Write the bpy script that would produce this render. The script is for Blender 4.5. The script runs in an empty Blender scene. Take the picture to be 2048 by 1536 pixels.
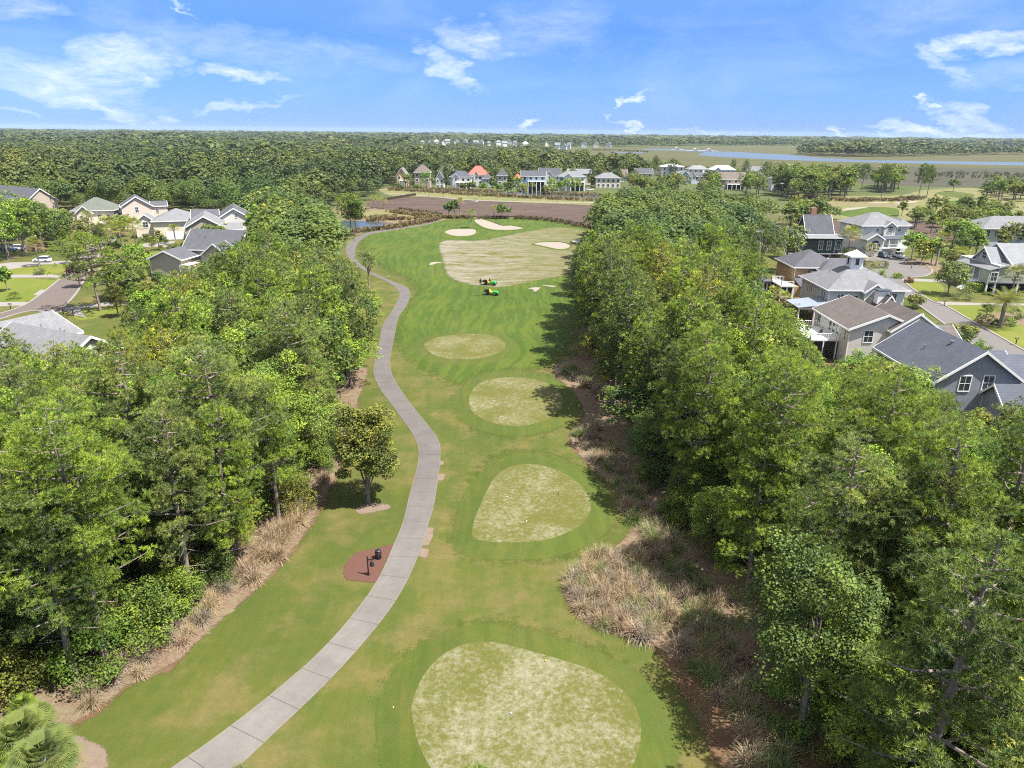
import bpy, bmesh, math, random
import numpy as np
from mathutils import Vector, Matrix
sc = bpy.context.scene
COL = sc.collection
PI = math.pi
# ------------------------------------------------------------------ camera
FPX = 1420.0; CAM_H = 36.0; PITCH = math.radians(19.54); ROLL = math.radians(0.56)
fw = np.array([0, math.cos(PITCH), -math.sin(PITCH)])
_r = np.array([1.0, 0, 0]); _u = np.array([0, math.sin(PITCH), math.cos(PITCH)])
RT = _r*math.cos(ROLL) + _u*math.sin(ROLL)
UP = -_r*math.sin(ROLL) + _u*math.cos(ROLL)
CC = np.array([0, 0, CAM_H])
cam_d = bpy.data.cameras.new('camera'); cam = bpy.data.objects.new('camera', cam_d); COL.objects.link(cam)
cam_d.sensor_width = 36; cam_d.lens = FPX/2048*36; cam_d.clip_start = 0.5; cam_d.clip_end = 30000
M4 = Matrix(((RT[0], UP[0], -fw[0], 0), (RT[1], UP[1], -fw[1], 0), (RT[2], UP[2], -fw[2], CAM_H), (0, 0, 0, 1)))
cam.matrix_world = M4
sc.camera = cam
# ------------------------------------------------------------------ exposure, render
sc.view_settings.view_transform = 'Standard'; sc.view_settings.look = 'None'
sc.view_settings.gamma = 1; sc.view_settings.use_curve_mapping = False
sc.view_settings.exposure = 1.35
sc.render.engine = 'CYCLES'
sc.cycles.max_bounces = 6; sc.cycles.diffuse_bounces = 3; sc.cycles.transmission_bounces = 3
sc.cycles.glossy_bounces = 2; sc.cycles.transparent_max_bounces = 16; sc.cycles.volume_bounces = 0
sc.cycles.use_adaptive_sampling = True; sc.cycles.adaptive_threshold = 0.012
sc.cycles.use_denoising = False; sc.cycles.sample_clamp_indirect = 4; sc.cycles.filter_width = 1.1
sc.cycles.caustics_reflective = False; sc.cycles.caustics_refractive = False
# ------------------------------------------------------------------ sun and sky
SUN_EL = 62.0; SUN_AZ = 112.0           # azimuth clockwise from the view direction (+Y)
sd = bpy.data.lights.new('sun', 'SUN'); so = bpy.data.objects.new('sun', sd); COL.objects.link(so)
sd.energy = 5.0; sd.angle = math.radians(0.5); sd.color = (1.0, 0.965, 0.91)
_e, _a = math.radians(SUN_EL), math.radians(SUN_AZ)
sunv = Vector((math.cos(_e)*math.sin(_a), math.cos(_e)*math.cos(_a), math.sin(_e)))
so.rotation_euler = (-sunv).to_track_quat('-Z', 'Y').to_euler(); so.location = sunv*200
W = bpy.data.worlds.new("World"); sc.world = W; W.use_nodes = True
wt = W.node_tree; wt.nodes.clear()

class NB:
    """small node-tree builder"""
    def __init__(s, t): s.t = t
    def n(s, ty, **k):
        o = s.t.nodes.new(ty)
        for a, b in k.items(): setattr(o, a, b)
        return o
    def l(s, a, b): s.t.links.new(a, b)
    def setin(s, o, i, v):
        if v is None: return
        if hasattr(v, 'is_linked') or isinstance(v, bpy.types.NodeSocket): s.l(v, o.inputs[i])
        else: o.inputs[i].default_value = v
    def math(s, op, a, b=None, c=None, clamp=False):
        o = s.n('ShaderNodeMath', operation=op); o.use_clamp = clamp
        for i, v in enumerate((a, b, c)): s.setin(o, i, v)
        return o.outputs[0]
    def vmath(s, op, a, b=None):
        o = s.n('ShaderNodeVectorMath', operation=op)
        s.setin(o, 0, a); s.setin(o, 1, b)
        return o.outputs[0]
    def mix(s, f, a, b, blend='MIX'):
        o = s.n('ShaderNodeMix', data_type='RGBA', blend_type=blend)
        o.clamp_factor = True
        s.setin(o, 0, f)
        s.setin(o, 6, (*a, 1) if isinstance(a, tuple) and len(a) == 3 else a)
        s.setin(o, 7, (*b, 1) if isinstance(b, tuple) and len(b) == 3 else b)
        return o.outputs[2]
    def noise(s, vec, scale, detail=3, rough=0.55, dist=0.0):
        o = s.n('ShaderNodeTexNoise'); s.setin(o, 'Vector', vec)
        o.inputs['Scale'].default_value = scale; o.inputs['Detail'].default_value = detail
        o.inputs['Roughness'].default_value = rough; o.inputs['Distortion'].default_value = dist
        return o.outputs['Fac']
    def ramp(s, f, lo, hi, a=0.0, b=1.0, smooth=False):
        o = s.n('ShaderNodeMapRange'); o.interpolation_type = 'SMOOTHSTEP' if smooth else 'LINEAR'
        s.setin(o, 0, f); o.inputs[1].default_value = lo; o.inputs[2].default_value = hi
        o.inputs[3].default_value = a; o.inputs[4].default_value = b
        return o.outputs[0]
    def mapping(s, vec, scale=(1, 1, 1), rot=(0, 0, 0), loc=(0, 0, 0)):
        o = s.n('ShaderNodeMapping'); s.setin(o, 0, vec)
        o.inputs[1].default_value = loc; o.inputs[2].default_value = rot; o.inputs[3].default_value = scale
        return o.outputs[0]

def ray(u, v):
    return fw*FPX + RT*(u-1024) - UP*(v-768)
def P(u, v, z=0.0):
    d = ray(u, v); t = (z-CAM_H)/d[2]
    p = CC + d*t
    return Vector((p[0], p[1], z))
def PY(u, v, y):
    d = ray(u, v); p = CC + d*(y/d[1]); return p[0], p[2]
def proj(x, y, z):
    q = np.array([x, y, z]) - CC; w = q @ fw
    return 1024 + FPX*(q @ RT)/w, 768 - FPX*(q @ UP)/w

def build_sky():
    b = NB(wt)
    sky = b.n('ShaderNodeTexSky', sky_type='NISHITA'); sky.sun_disc = False
    sky.sun_elevation = math.radians(SUN_EL); sky.sun_rotation = math.radians(SUN_AZ)
    sky.air_density = 1.0; sky.dust_density = 0.0; sky.ozone_density = 3.0
    tc = b.n('ShaderNodeTexCoord')
    sep = b.n('ShaderNodeSeparateXYZ'); b.l(tc.outputs['Generated'], sep.inputs[0])
    az = b.math('ARCTAN2', sep.outputs[0], sep.outputs[1])
    el = b.math('ARCSINE', sep.outputs[2])
    cmb = b.n('ShaderNodeCombineXYZ'); b.l(az, cmb.inputs[0]); b.l(el, cmb.inputs[1])
    base = cmb.outputs[0]
    # domain warp gives the wisps their torn edges
    def cn(scale, det, sx, sy, seed, dist=0.0, rot=0.0):
        m = b.mapping(base, (sx, sy, 1), (0, 0, rot), (seed, seed*.7, seed*.3))
        o = b.n('ShaderNodeTexNoise'); b.l(m, o.inputs['Vector'])
        o.inputs['Scale'].default_value = scale; o.inputs['Detail'].default_value = det
        o.inputs['Roughness'].default_value = .6; o.inputs['Distortion'].default_value = dist
        return o
    wn = cn(14, 4, 1, 2.2, 3.1)
    wv = b.vmath('MULTIPLY', b.vmath('SUBTRACT', wn.outputs['Color'], (0.5, 0.5, 0.5)), (0.16, 0.06, 0))
    pos = b.vmath('ADD', base, wv)
    sp = b.n('ShaderNodeSeparateXYZ'); b.l(pos, sp.inputs[0])
    blobs = [(110,160,130,35,15,.75),(235,130,95,50,-10,.95),(205,205,65,28,30,.85),(120,190,100,16,12,.6),
             (480,143,85,16,5,1.0),(470,213,90,9,-10,.6),(440,85,210,30,8,.35),(905,130,60,20,30,.8),
             (960,78,90,30,10,.8),(372,8,38,6,25,.8),(1100,50,110,55,0,.35),(650,100,160,26,4,.3),
             (1272,193,38,6,-22,1.1),(1230,231,13,8,20,1.0),(1272,258,34,9,38,.9),(1060,262,24,9,-20,1.1),
             (1688,262,24,9,20,.95),(1975,88,85,15,-12,1.0),(1885,134,45,12,25,.7),(1842,200,14,6,30,1.0),
             (1930,228,65,17,18,.7),(1870,262,90,12,6,1.0),(1440,261,60,6,0,.4),(1990,150,70,30,0,.35),
             (1850,40,120,40,0,.22),(60,15,60,14,0,.5),(30,222,30,5,15,.5)]
    tot = None
    for (u, v, rx, ry, rot, s) in blobs:
        d = ray(u, v); a0 = math.atan2(d[0], d[1]); e0 = math.asin(d[2]/np.linalg.norm(d))
        r = -math.radians(rot); c_, s_ = math.cos(r), math.sin(r)
        sx, sy = 1/(rx*1.1/FPX), 1/(ry*1.0/FPX)
        dx = b.math('SUBTRACT', sp.outputs[0], a0); dy = b.math('SUBTRACT', sp.outputs[1], e0)
        X = b.math('ADD', b.math('MULTIPLY', dx, c_*sx), b.math('MULTIPLY', dy, s_*sx))
        Y = b.math('ADD', b.math('MULTIPLY', dx, -s_*sy), b.math('MULTIPLY', dy, c_*sy))
        q = b.math('ADD', b.math('MULTIPLY', X, X), b.math('MULTIPLY', Y, Y))
        g = b.math('MULTIPLY', b.math('SUBTRACT', 1.0, q, clamp=True), s)
        tot = g if tot is None else b.math('MAXIMUM', tot, g)
    det = cn(22, 9, 1, 3.0, 7.7, 0.6, 0.25).outputs['Fac']
    det2 = cn(60, 6, 1, 3.5, 1.7, 1.2, -0.2).outputs['Fac']
    dd = b.math('ADD', b.math('MULTIPLY', det, .7), b.math('MULTIPLY', det2, .3))
    thr = b.ramp(dd, .32, .74)
    cl = b.math('MULTIPLY', b.math('POWER', tot, 1.0), b.math('ADD', b.math('MULTIPLY', thr, 1.1), .12))
    veil = b.math('MULTIPLY', b.ramp(cn(5, 5, 1, 2.5, 11.0, .5).outputs['Fac'], .45, .8, 0, .22), b.ramp(el, 0.0, .05))
    cl = b.math('ADD', cl, veil, clamp=True)
    # clear-sky colour: the Nishita sky, made as saturated as the photograph's
    hs = b.n('ShaderNodeHueSaturation'); b.l(sky.outputs[0], hs.inputs['Color'])
    hs.inputs['Saturation'].default_value = 1.3
    tint = b.mix(b.ramp(el, 0.0, .12), (.150, .275, .78), (.275, .360, .66))
    tint = b.mix(b.ramp(el, .12, .19), tint, (.62, .58, .67))
    tint = b.mix(b.ramp(el, .25, .6), tint, (1.3, 1.2, 1.05))  # sky above the view raised to add fill light
    col = b.mix(1.0, hs.outputs[0], tint, 'MULTIPLY')
    col = b.mix(b.math('MULTIPLY', cl, .78), col, (4.6, 4.9, 5.5))
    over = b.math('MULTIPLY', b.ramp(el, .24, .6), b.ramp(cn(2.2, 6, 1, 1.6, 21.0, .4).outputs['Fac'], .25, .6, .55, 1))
    col = b.mix(over, col, (4.1, 4.1, 4.2))   # bright thin cloud added overhead, out of view, to whiten the fill light
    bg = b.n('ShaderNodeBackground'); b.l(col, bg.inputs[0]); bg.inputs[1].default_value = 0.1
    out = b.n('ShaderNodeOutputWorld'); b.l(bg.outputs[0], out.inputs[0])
build_sky()
W.cycles.sampling_method = 'MANUAL'; W.cycles.sample_map_resolution = 512

# ------------------------------------------------------------------ materials
def mat(name, fn, rough=.8, spec=.3, trans=0.0, bump=None, metal=0.0):
    m = bpy.data.materials.new(name); m.use_nodes = True
    t = m.node_tree; t.nodes.clear(); b = NB(t)
    out = b.n('ShaderNodeOutputMaterial')
    pr = b.n('ShaderNodeBsdfPrincipled')
    pr.inputs['Roughness'].default_value = rough
    pr.inputs['Specular IOR Level'].default_value = spec
    pr.inputs['Metallic'].default_value = metal
    g = b.n('ShaderNodeNewGeometry').outputs['Position']
    tc = b.n('ShaderNodeTexCoord').outputs['Object']
    r = fn(b, g, tc) if callable(fn) else fn
    hgt = None
    if isinstance(r, tuple) and len(r) == 2 and not isinstance(r[0], float): r, hgt = r
    b.setin(pr, 'Base Color', (*r, 1) if isinstance(r, tuple) else r)
    if hgt is not None and bump:
        bn = b.n('ShaderNodeBump'); bn.inputs['Distance'].default_value = bump; bn.inputs['Strength'].default_value = .6
        b.l(hgt, bn.inputs['Height']); b.l(bn.outputs[0], pr.inputs['Normal'])
    if trans:
        tl = b.n('ShaderNodeBsdfTranslucent'); b.setin(tl, 0, (*r, 1) if isinstance(r, tuple) else r)
        mx = b.n('ShaderNodeMixShader'); mx.inputs[0].default_value = trans
        b.l(pr.outputs[0], mx.inputs[1]); b.l(tl.outputs[0], mx.inputs[2]); b.l(mx.outputs[0], out.inputs[0])
    else: b.l(pr.outputs[0], out.inputs[0])
    return m
def plain(name, c, rough=.7, spec=.3, var=.12, sc_=1.5, metal=0.0):
    return mat(name, lambda b, g, o: b.mix(b.noise(o, sc_, 4), tuple(x*(1-var) for x in c), tuple(x*(1+var) for x in c)), rough, spec, metal=metal)

def foliage_mat(name, trans=.28, tip=(1.5, 1.35, .8), dead=.0, pw=1.0):
    def f(b, g, o):
        oi = b.n('ShaderNodeObjectInfo')
        at = b.n('ShaderNodeAttribute'); at.attribute_name = 'tone'
        c = oi.outputs['Color']
        t = at.outputs['Fac']; t0 = t
        if pw != 1: t = b.math('POWER', t, pw)
        lo = b.mix(1.0, c, (.58, .68, .74), 'MULTIPLY'); hi = b.mix(1.0, c, tip, 'MULTIPLY')
        r = b.mix(t, lo, hi)
        n = b.noise(g, .35, 2)
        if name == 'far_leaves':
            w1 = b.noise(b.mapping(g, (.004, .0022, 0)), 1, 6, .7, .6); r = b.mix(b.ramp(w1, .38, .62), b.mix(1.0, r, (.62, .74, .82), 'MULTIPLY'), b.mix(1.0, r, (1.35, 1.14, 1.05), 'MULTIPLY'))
        r = b.mix(b.ramp(n, .35, .7, 0, .5), r, b.mix(1.0, r, (1.08, 1.0, .85), 'MULTIPLY'))
        if dead: r = b.mix(b.math('GREATER_THAN', t0, 1-dead), r, (.26, .17, .09))
        return r
    return mat(name, f, .55, .25, trans)
M = {}
M['needles'] = foliage_mat('needles', .34, (3.1, 2.55, 1.35), dead=.02, pw=1.7)
M['leaves'] = foliage_mat('leaves', .34, (2.6, 2.2, 1.15), pw=1.6)
M['straw'] = foliage_mat('straw', .3, (1.35, 1.3, 1.2))
def bark(b, g, o):
    n = b.noise(b.mapping(o, (3, 3, .7)), 2.5, 5, .7)
    return b.mix(n, (.06, .048, .04), (.36, .29, .25)), n
M['bark'] = mat('bark', bark, .9, .1, bump=.05)
M['palebark'] = mat('palebark', lambda b, g, o: (b.mix(b.noise(o, 3, 5), (.16, .13, .11), (.42, .37, .32)), b.noise(o, 4, 3)), .9, .1, bump=.03)

def turf(name, lo, hi, dry, drya=.5, stripes=0.0):
    def f(b, g, o):
        n1 = b.noise(g, .035, 4, .6); n2 = b.noise(g, .22, 5, .65); n3 = b.noise(g, 2.2, 6, .75)
        c = b.mix(b.ramp(n1, .3, .7), lo, hi)
        n6 = b.noise(g, 1.1, 8, .8); c = b.mix(b.ramp(n6, .40, .62, 0, .8), c, b.mix(1.0, c, (1.42, 1.08, 1.2), 'MULTIPLY'))
        d = b.math('MULTIPLY', b.ramp(b.math('ADD', b.math('MULTIPLY', n2, .7), b.math('MULTIPLY', n1, .3)), .46, .62), drya)
        c = b.mix(d, c, dry)
        if stripes:
            w = b.vmath('ADD', g, b.vmath('MULTIPLY', b.n('ShaderNodeTexNoise').outputs['Color'], (0, 0, 0)))
            wn = b.n('ShaderNodeTexNoise'); b.l(g, wn.inputs['Vector']); wn.inputs['Scale'].default_value = .018; wn.inputs['Detail'].default_value = 2
            wv = b.vmath('ADD', g, b.vmath('MULTIPLY', b.vmath('SUBTRACT', wn.outputs['Color'], (.5, .5, .5)), (20, 20, 0)))
            wa = b.n('ShaderNodeTexNoise'); b.l(b.mapping(wv, (.42, .035, 0), (0, 0, .22)), wa.inputs['Vector']); wa.inputs['Scale'].default_value = 1.7; wa.inputs['Detail'].default_value = 4
            wa.inputs['Roughness'].default_value = .7
            c = b.mix(b.ramp(wa.outputs['Fac'], .46, .54, 0, stripes), c, b.mix(1.0, c, (1.55, 1.30, 1.32), 'MULTIPLY'))
        c = b.mix(b.ramp(n3, .3, .75, 0, .75), c, b.mix(1.0, c, (.62, .72, .6), 'MULTIPLY'))
        n5 = b.noise(b.mapping(g, (.5, .16, 0), (0, 0, -.35)), .8, 5, .7, .5); c = b.mix(b.ramp(n5, .48, .70, 0, .65), c, b.mix(1.0, c, (1.28, 1.12, 1.0), 'MULTIPLY'))
        n4 = b.noise(g, 9, 3, .7)
        c = b.mix(b.ramp(n4, .35, .7, 0, .7), c, b.mix(1.0, c, (1.40, 1.30, 1.25), 'MULTIPLY'))
        return c, n4
    return mat(name, f, .85, .15, bump=.05)
M['rough'] = turf('rough_grass', (0.0413, 0.0618, 0.0106), (0.0604, 0.0790, 0.0158), (0.1063, 0.0888, 0.0331), .95, .15)
M['fairway'] = turf('fairway_grass', (0.0286, 0.0592, 0.0059), (0.0395, 0.0723, 0.0084), (0.0569, 0.0723, 0.0138), .45, .8)
M['apron'] = turf('apron_grass', (0.0375, 0.0629, 0.0090), (0.0506, 0.0743, 0.0131), (0.0694, 0.0730, 0.0201), .5, .3)
M['lawn'] = turf('lawn_grass', (0.0743, 0.1065, 0.0130), (0.0991, 0.1306, 0.0198), (0.1288, 0.1226, 0.0304), .4, 0)
M['backgolf'] = turf('back_golf_grass', (0.0867, 0.1096, 0.0367), (0.1084, 0.1180, 0.0476), (0.1559, 0.1348, 0.0734), .6, .3)
def worn(name, amount, streak=False, pale=(.320, .298, .235), base=M):
    def f(b, g, o):
        n1 = b.noise(g, .2, 6, .7, .5); n2 = b.noise(g, 2.6, 9, .82, .4)
        if streak:
            wn = b.n('ShaderNodeTexNoise'); b.l(g, wn.inputs['Vector']); wn.inputs['Scale'].default_value = .035; wn.inputs['Detail'].default_value = 2
            wv = b.vmath('ADD', g, b.vmath('MULTIPLY', b.vmath('SUBTRACT', wn.outputs['Color'], (.5, .5, .5)), (26, 26, 0)))
            sep = b.n('ShaderNodeSeparateXYZ'); b.l(wv, sep.inputs[0])
            s1 = b.noise(b.mapping(wv, (.045, .30, 0), (0, 0, -.1)), 1.6, 6, .72)
            s2 = b.noise(b.mapping(wv, (.6, .06, 0), (0, 0, .3)), 1.5, 4, .6)
            k = b.math('ADD', b.math('MULTIPLY', s1, .72), b.math('MULTIPLY', n1, .28))
            k = b.ramp(k, .42, .56)
            k = b.math('MULTIPLY', k, b.ramp(s2, .25, .6, .45, 1))
            gx = b.n('ShaderNodeSeparateXYZ'); b.l(g, gx.inputs[0])
            k = b.math('MULTIPLY', k, b.ramp(gx.outputs[0], -22, 22, 1.15, .35), clamp=True)
        else:
            k = b.math('ADD', b.math('MULTIPLY', n1, .36), b.math('MULTIPLY', n2, .64))
            k = b.math('MULTIPLY', b.ramp(k, .62-amount*.2, .76-amount*.2), .35+.45*amount)
        gr = b.mix(n1, (0.0701, 0.0784, 0.0157), (0.1150, 0.1038, 0.0304))
        gr = b.mix(b.ramp(n2, .4, .7, 0, .6), gr, (0.1065, 0.0978, 0.0283))
        pl = b.mix(b.noise(g, 5, 4, .8), tuple(x*.62 for x in pale), pale)
        c = b.mix(b.math('MULTIPLY', k, .9), gr, pl)
        n4 = b.noise(g, 9, 4, .75)
        c = b.mix(b.ramp(n4, .4, .65, 0, .5), c, b.mix(1.0, c, (.66, .74, .62), 'MULTIPLY'))
        return c, n4
    return mat(name, f, .9, .1, bump=.04)
M['tee_worn'] = worn('tee_turf_worn', .8)
M['tee_half'] = worn('tee_turf_half_worn', .7)
M['tee_ok'] = worn('tee_turf', .65)
M['topdress'] = worn('topdressed_turf', .8, True, (.27, .235, .21))
def sand_f(b, g, o):
    n = b.noise(g, .8, 5); return b.mix(n, (0.1912, 0.1630, 0.1369), (0.2522, 0.2208, 0.1882)), n
M['sand'] = mat('bunker_sand', sand_f, .95, .1, bump=.1)
M['scuff'] = mat('bare_scuff', lambda b, g, o: (b.mix(b.noise(g, 2.2, 5, .7), (0.1079, 0.0730, 0.0466), (0.1979, 0.1592, 0.1278)), b.noise(g, 6, 4)), .95, .1, bump=.03)
def litter_f(b, g, o):
    n1 = b.noise(g, .5, 5, .7); n2 = b.noise(g, 7, 5, .8)
    c = b.mix(n2, (0.0392, 0.0224, 0.0120), (0.1848, 0.1064, 0.0616))
    c = b.mix(b.ramp(n1, .45, .65, 0, .7), c, (.10, .09, .045))
    gx = b.n('ShaderNodeSeparateXYZ'); b.l(g, gx.inputs[0])
    far = b.ramp(gx.outputs[1], 200, 420)
    c = b.mix(far, c, b.mix(n1, (.045, .06, .02), (.09, .10, .04)))
    return c, n2
M['ground'] = mat('leaf_litter', litter_f, .95, .1, bump=.06)
def straw_f(b, g, o):
    n1 = b.noise(g, .7, 5, .7); n2 = b.noise(g, 8, 5, .8)
    c = b.mix(n2, (0.102, 0.063, 0.040), (0.224, 0.162, 0.110))
    c = b.mix(b.ramp(b.noise(g, 2.6, 5, .8), .42, .62, 0, .75), c, b.mix(1.0, c, (.50, .48, .50), 'MULTIPLY'))
    return b.mix(b.ramp(n1, .45, .7, 0, .55), c, (0.178, 0.179, 0.096)), n2
M['pinestraw'] = mat('pine_straw', straw_f, .95, .1, bump=.06)
def mulch_f(b, g, o):
    n2 = b.noise(g, 14, 5, .8); v = b.n('ShaderNodeTexVoronoi'); b.l(g, v.inputs['Vector']); v.inputs['Scale'].default_value = 9
    c = b.mix(n2, (0.051, 0.023, 0.018), (0.142, 0.073, 0.057))
    return b.mix(b.ramp(v.outputs['Distance'], .05, .16, .65, 0), c, (0.181, 0.158, 0.144)), n2
M['mulch'] = mat('red_mulch', mulch_f, .95, .1, bump=.05)
def marsh(name, a, c2, d, sx=.012, sy=.05, det=6, speck=.6):
    def f(b, g, o):
        n1 = b.noise(b.mapping(g, (sx, sy, 0)), 1.0, det, .62, .4)
        n2 = b.noise(b.mapping(g, (sx*9, sy*9, 0)), 1.0, 5, .7)
        c = b.mix(b.ramp(n1, .35, .65), a, c2)
        c = b.mix(b.ramp(n2, .35, .7, 0, speck), c, d)
        n3 = b.noise(b.mapping(g, (sx*3, sy*6, 0), (0, 0, .12)), 1.0, 8, .8, .8); c = b.mix(b.ramp(n3, .42, .62, 0, .6), c, b.mix(1.0, c, (.62, .66, .66), 'MULTIPLY'))
        return c, n2
    return mat(name, f, .9, .1, bump=.3)
M['marsh'] = marsh('salt_marsh', (0.0588, 0.0642, 0.0211), (0.0896, 0.0779, 0.0364), (0.1030, 0.0933, 0.0422), .0035, .016, speck=.35)
M['marshbrown'] = marsh('brown_marsh', (0.0758, 0.0509, 0.0427), (0.1101, 0.0802, 0.0649), (0.0414, 0.0305, 0.0197), .05, .11)
M['mudflat'] = marsh('mud_flat', (0.0597, 0.0552, 0.0405), (0.0796, 0.0708, 0.0444), (0.0398, 0.0442, 0.0222), .008, .03)
M['water'] = mat('creek_water', lambda b, g, o: (b.mix(b.noise(b.mapping(g, (.004, .02, 0)), 1, 4), (.055, .075, .10), (.095, .12, .145)), b.noise(b.mapping(g, (.3, .8, 0)), 1.5, 4)), .35, .25, bump=.12)
M['pond'] = mat('pond_water', lambda b, g, o: (b.mix(b.noise(g, .06, 4), (.035, .05, .05), (.075, .10, .12)), b.noise(g, 1.2, 4)), .12, .5, bump=.03)
def path_f(b, g, o):
    uv = b.n('ShaderNodeUVMap').outputs[0]
    sp = b.n('ShaderNodeSeparateXYZ'); b.l(uv, sp.inputs[0])
    v = b.math('DIVIDE', sp.outputs[1], 3.05)
    fr = b.math('FRACT', v); slab = b.math('FLOOR', v)
    wn = b.n('ShaderNodeTexWhiteNoise', noise_dimensions='1D'); b.l(slab, wn.inputs['W'])
    joint = b.math('LESS_THAN', b.math('ABSOLUTE', b.math('SUBTRACT', fr, .5)), .012)
    n1 = b.noise(g, .35, 5, .65); n2 = b.noise(g, 6, 5, .75)
    gx = b.n('ShaderNodeSeparateXYZ'); b.l(g, gx.inputs[0])
    agef = b.ramp(gx.outputs[1], 42, 75)
    c0 = b.mix(agef, (.150, .138, .128), (.112, .102, .097))
    c = b.mix(b.ramp(n1, .3, .7), b.mix(1.0, c0, (.86, .86, .86), 'MULTIPLY'), b.mix(1.0, c0, (1.1, 1.1, 1.1), 'MULTIPLY'))
    c = b.mix(b.math('MULTIPLY', wn.outputs['Value'], .30), c, b.mix(1.0, c, (.80, .79, .79), 'MULTIPLY'))
    c = b.mix(b.ramp(n2, .4, .7, 0, .45), c, b.mix(1.0, c, (.80, .79, .77), 'MULTIPLY'))
    eu = b.math('ABSOLUTE', b.math('SUBTRACT', sp.outputs[0], .5))
    wear = b.ramp(b.math('ABSOLUTE', b.math('SUBTRACT', eu, .26)), 0, .16, .25, 0, True)
    c = b.mix(wear, c, b.mix(1.0, c, (1.16, 1.14, 1.12), 'MULTIPLY'))
    c = b.mix(b.ramp(eu, .455, .5, 0, .5), c, (.20, .17, .13))
    cr = b.n('ShaderNodeTexVoronoi'); cr.feature = 'DISTANCE_TO_EDGE'; b.l(b.vmath('ADD', g, b.vmath('MULTIPLY', b.n('ShaderNodeTexNoise').outputs['Color'], (.5, .5, 0))), cr.inputs['Vector']); cr.inputs['Scale'].default_value = .22
    crk = b.math('MULTIPLY', b.math('LESS_THAN', cr.outputs['Distance'], .006), b.ramp(b.noise(g, .12, 3), .5, .56))
    c = b.mix(b.ramp(b.noise(g, .9, 6, .8), .52, .72, 0, .55), c, b.mix(1.0, c, (.72, .70, .68), 'MULTIPLY'))
    return b.mix(b.math('MULTIPLY', joint, .7), c, (.07, .058, .048)), n2
M['cartpath'] = mat('cart_path_concrete', path_f, .9, .15, bump=.01)
M['concrete'] = mat('drive_concrete', lambda b, g, o: (b.mix(b.noise(g, .5, 5, .7), (0.1642, 0.1496, 0.1387), (0.2253, 0.2074, 0.1947)), b.noise(g, 9, 3)), .9, .15, bump=.01)
M['asphalt'] = mat('street_asphalt', lambda b, g, o: (b.mix(b.noise(g, .25, 5, .7), (0.1018, 0.0929, 0.0885), (0.1387, 0.1279, 0.1209)), b.noise(g, 9, 3)), .9, .15, bump=.01)
M['asphalt_brown'] = mat('brown_asphalt', lambda b, g, o: (b.mix(b.noise(g, .25, 5, .7), (0.0910, 0.0713, 0.0649), (0.1209, 0.0992, 0.0885)), b.noise(g, 9, 3)), .9, .15, bump=.01)
def shingle(name, c, k=1.0):
    def f(b, g, o):
        sp = b.n('ShaderNodeSeparateXYZ'); b.l(o, sp.inputs[0])
        row = b.math('MULTIPLY', sp.outputs[2], 7.0)
        ln = b.math('LESS_THAN', b.math('FRACT', row), .22)
        cb = b.n('ShaderNodeCombineXYZ')
        b.l(b.math('MULTIPLY', b.math('ADD', sp.outputs[0], sp.outputs[1]), 3.2), cb.inputs[0]); b.l(b.math('FLOOR', row), cb.inputs[1])
        wn = b.n('ShaderNodeTexWhiteNoise', noise_dimensions='3D')
        fl = b.vmath('FLOOR', cb.outputs[0]); b.l(fl, wn.inputs['Vector'])
        n = b.noise(b.mapping(o, (.5, .5, .25)), 1.1, 4, .65)
        st = b.noise(b.mapping(o, (1.2, 1.2, .12)), 1.0, 5, .75)
        r = b.mix(n, tuple(x*.70 for x in c), tuple(x*1.28 for x in c)); r = b.mix(b.ramp(st, .45, .7, 0, .5), r, tuple(x*.62 for x in c))
        r = b.mix(b.math('MULTIPLY', wn.outputs['Value'], .35), r, tuple(x*.6 for x in c))
        r = b.mix(b.math('MULTIPLY', ln, .45*k), r, tuple(x*.35 for x in c))
        return r
    return mat(name, f, .9, .15)
M['r_blue'] = shingle('blue_grey_shingles', (0.0905, 0.0992, 0.1250))
M['r_brown'] = shingle('brown_grey_shingles', (0.1219, 0.1056, 0.0976))
M['r_grey'] = shingle('grey_shingles', (0.1723, 0.1723, 0.1811), .4)
M['r_light'] = shingle('light_grey_shingles', (0.2079, 0.2155, 0.2231), .4)
M['r_dark'] = shingle('charcoal_shingles', (0.0976, 0.0976, 0.1096))
M['r_tan'] = shingle('tan_shingles', (0.1521, 0.1239, 0.1070), .4)
M['r_green'] = shingle('sage_shingles', (0.1267, 0.1324, 0.1155), .4)
M['r_red'] = plain('red_metal_roof', (0.5491, 0.0915, 0.0598), .45, .4, .08)
M['r_white'] = plain('white_metal_roof', (0.4787, 0.4787, 0.4858), .4, .4, .06)
M['r_metal'] = plain('blue_grey_metal_roof', (0.2112, 0.2394, 0.2816), .35, .5, .06)
def siding(name, c, n=6.5):
    def f(b, g, o):
        sp = b.n('ShaderNodeSeparateXYZ'); b.l(o, sp.inputs[0])
        fr = b.math('FRACT', b.math('MULTIPLY', sp.outputs[2], n))
        ln = b.math('LESS_THAN', fr, .16)
        c1 = b.mix(b.noise(o, .6, 4), tuple(x*.92 for x in c), tuple(x*1.06 for x in c))
        return b.mix(b.math('MULTIPLY', ln, .55), c1, tuple(x*.42 for x in c)), fr
    return mat(name, f, .7, .25, bump=.02)
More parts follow.
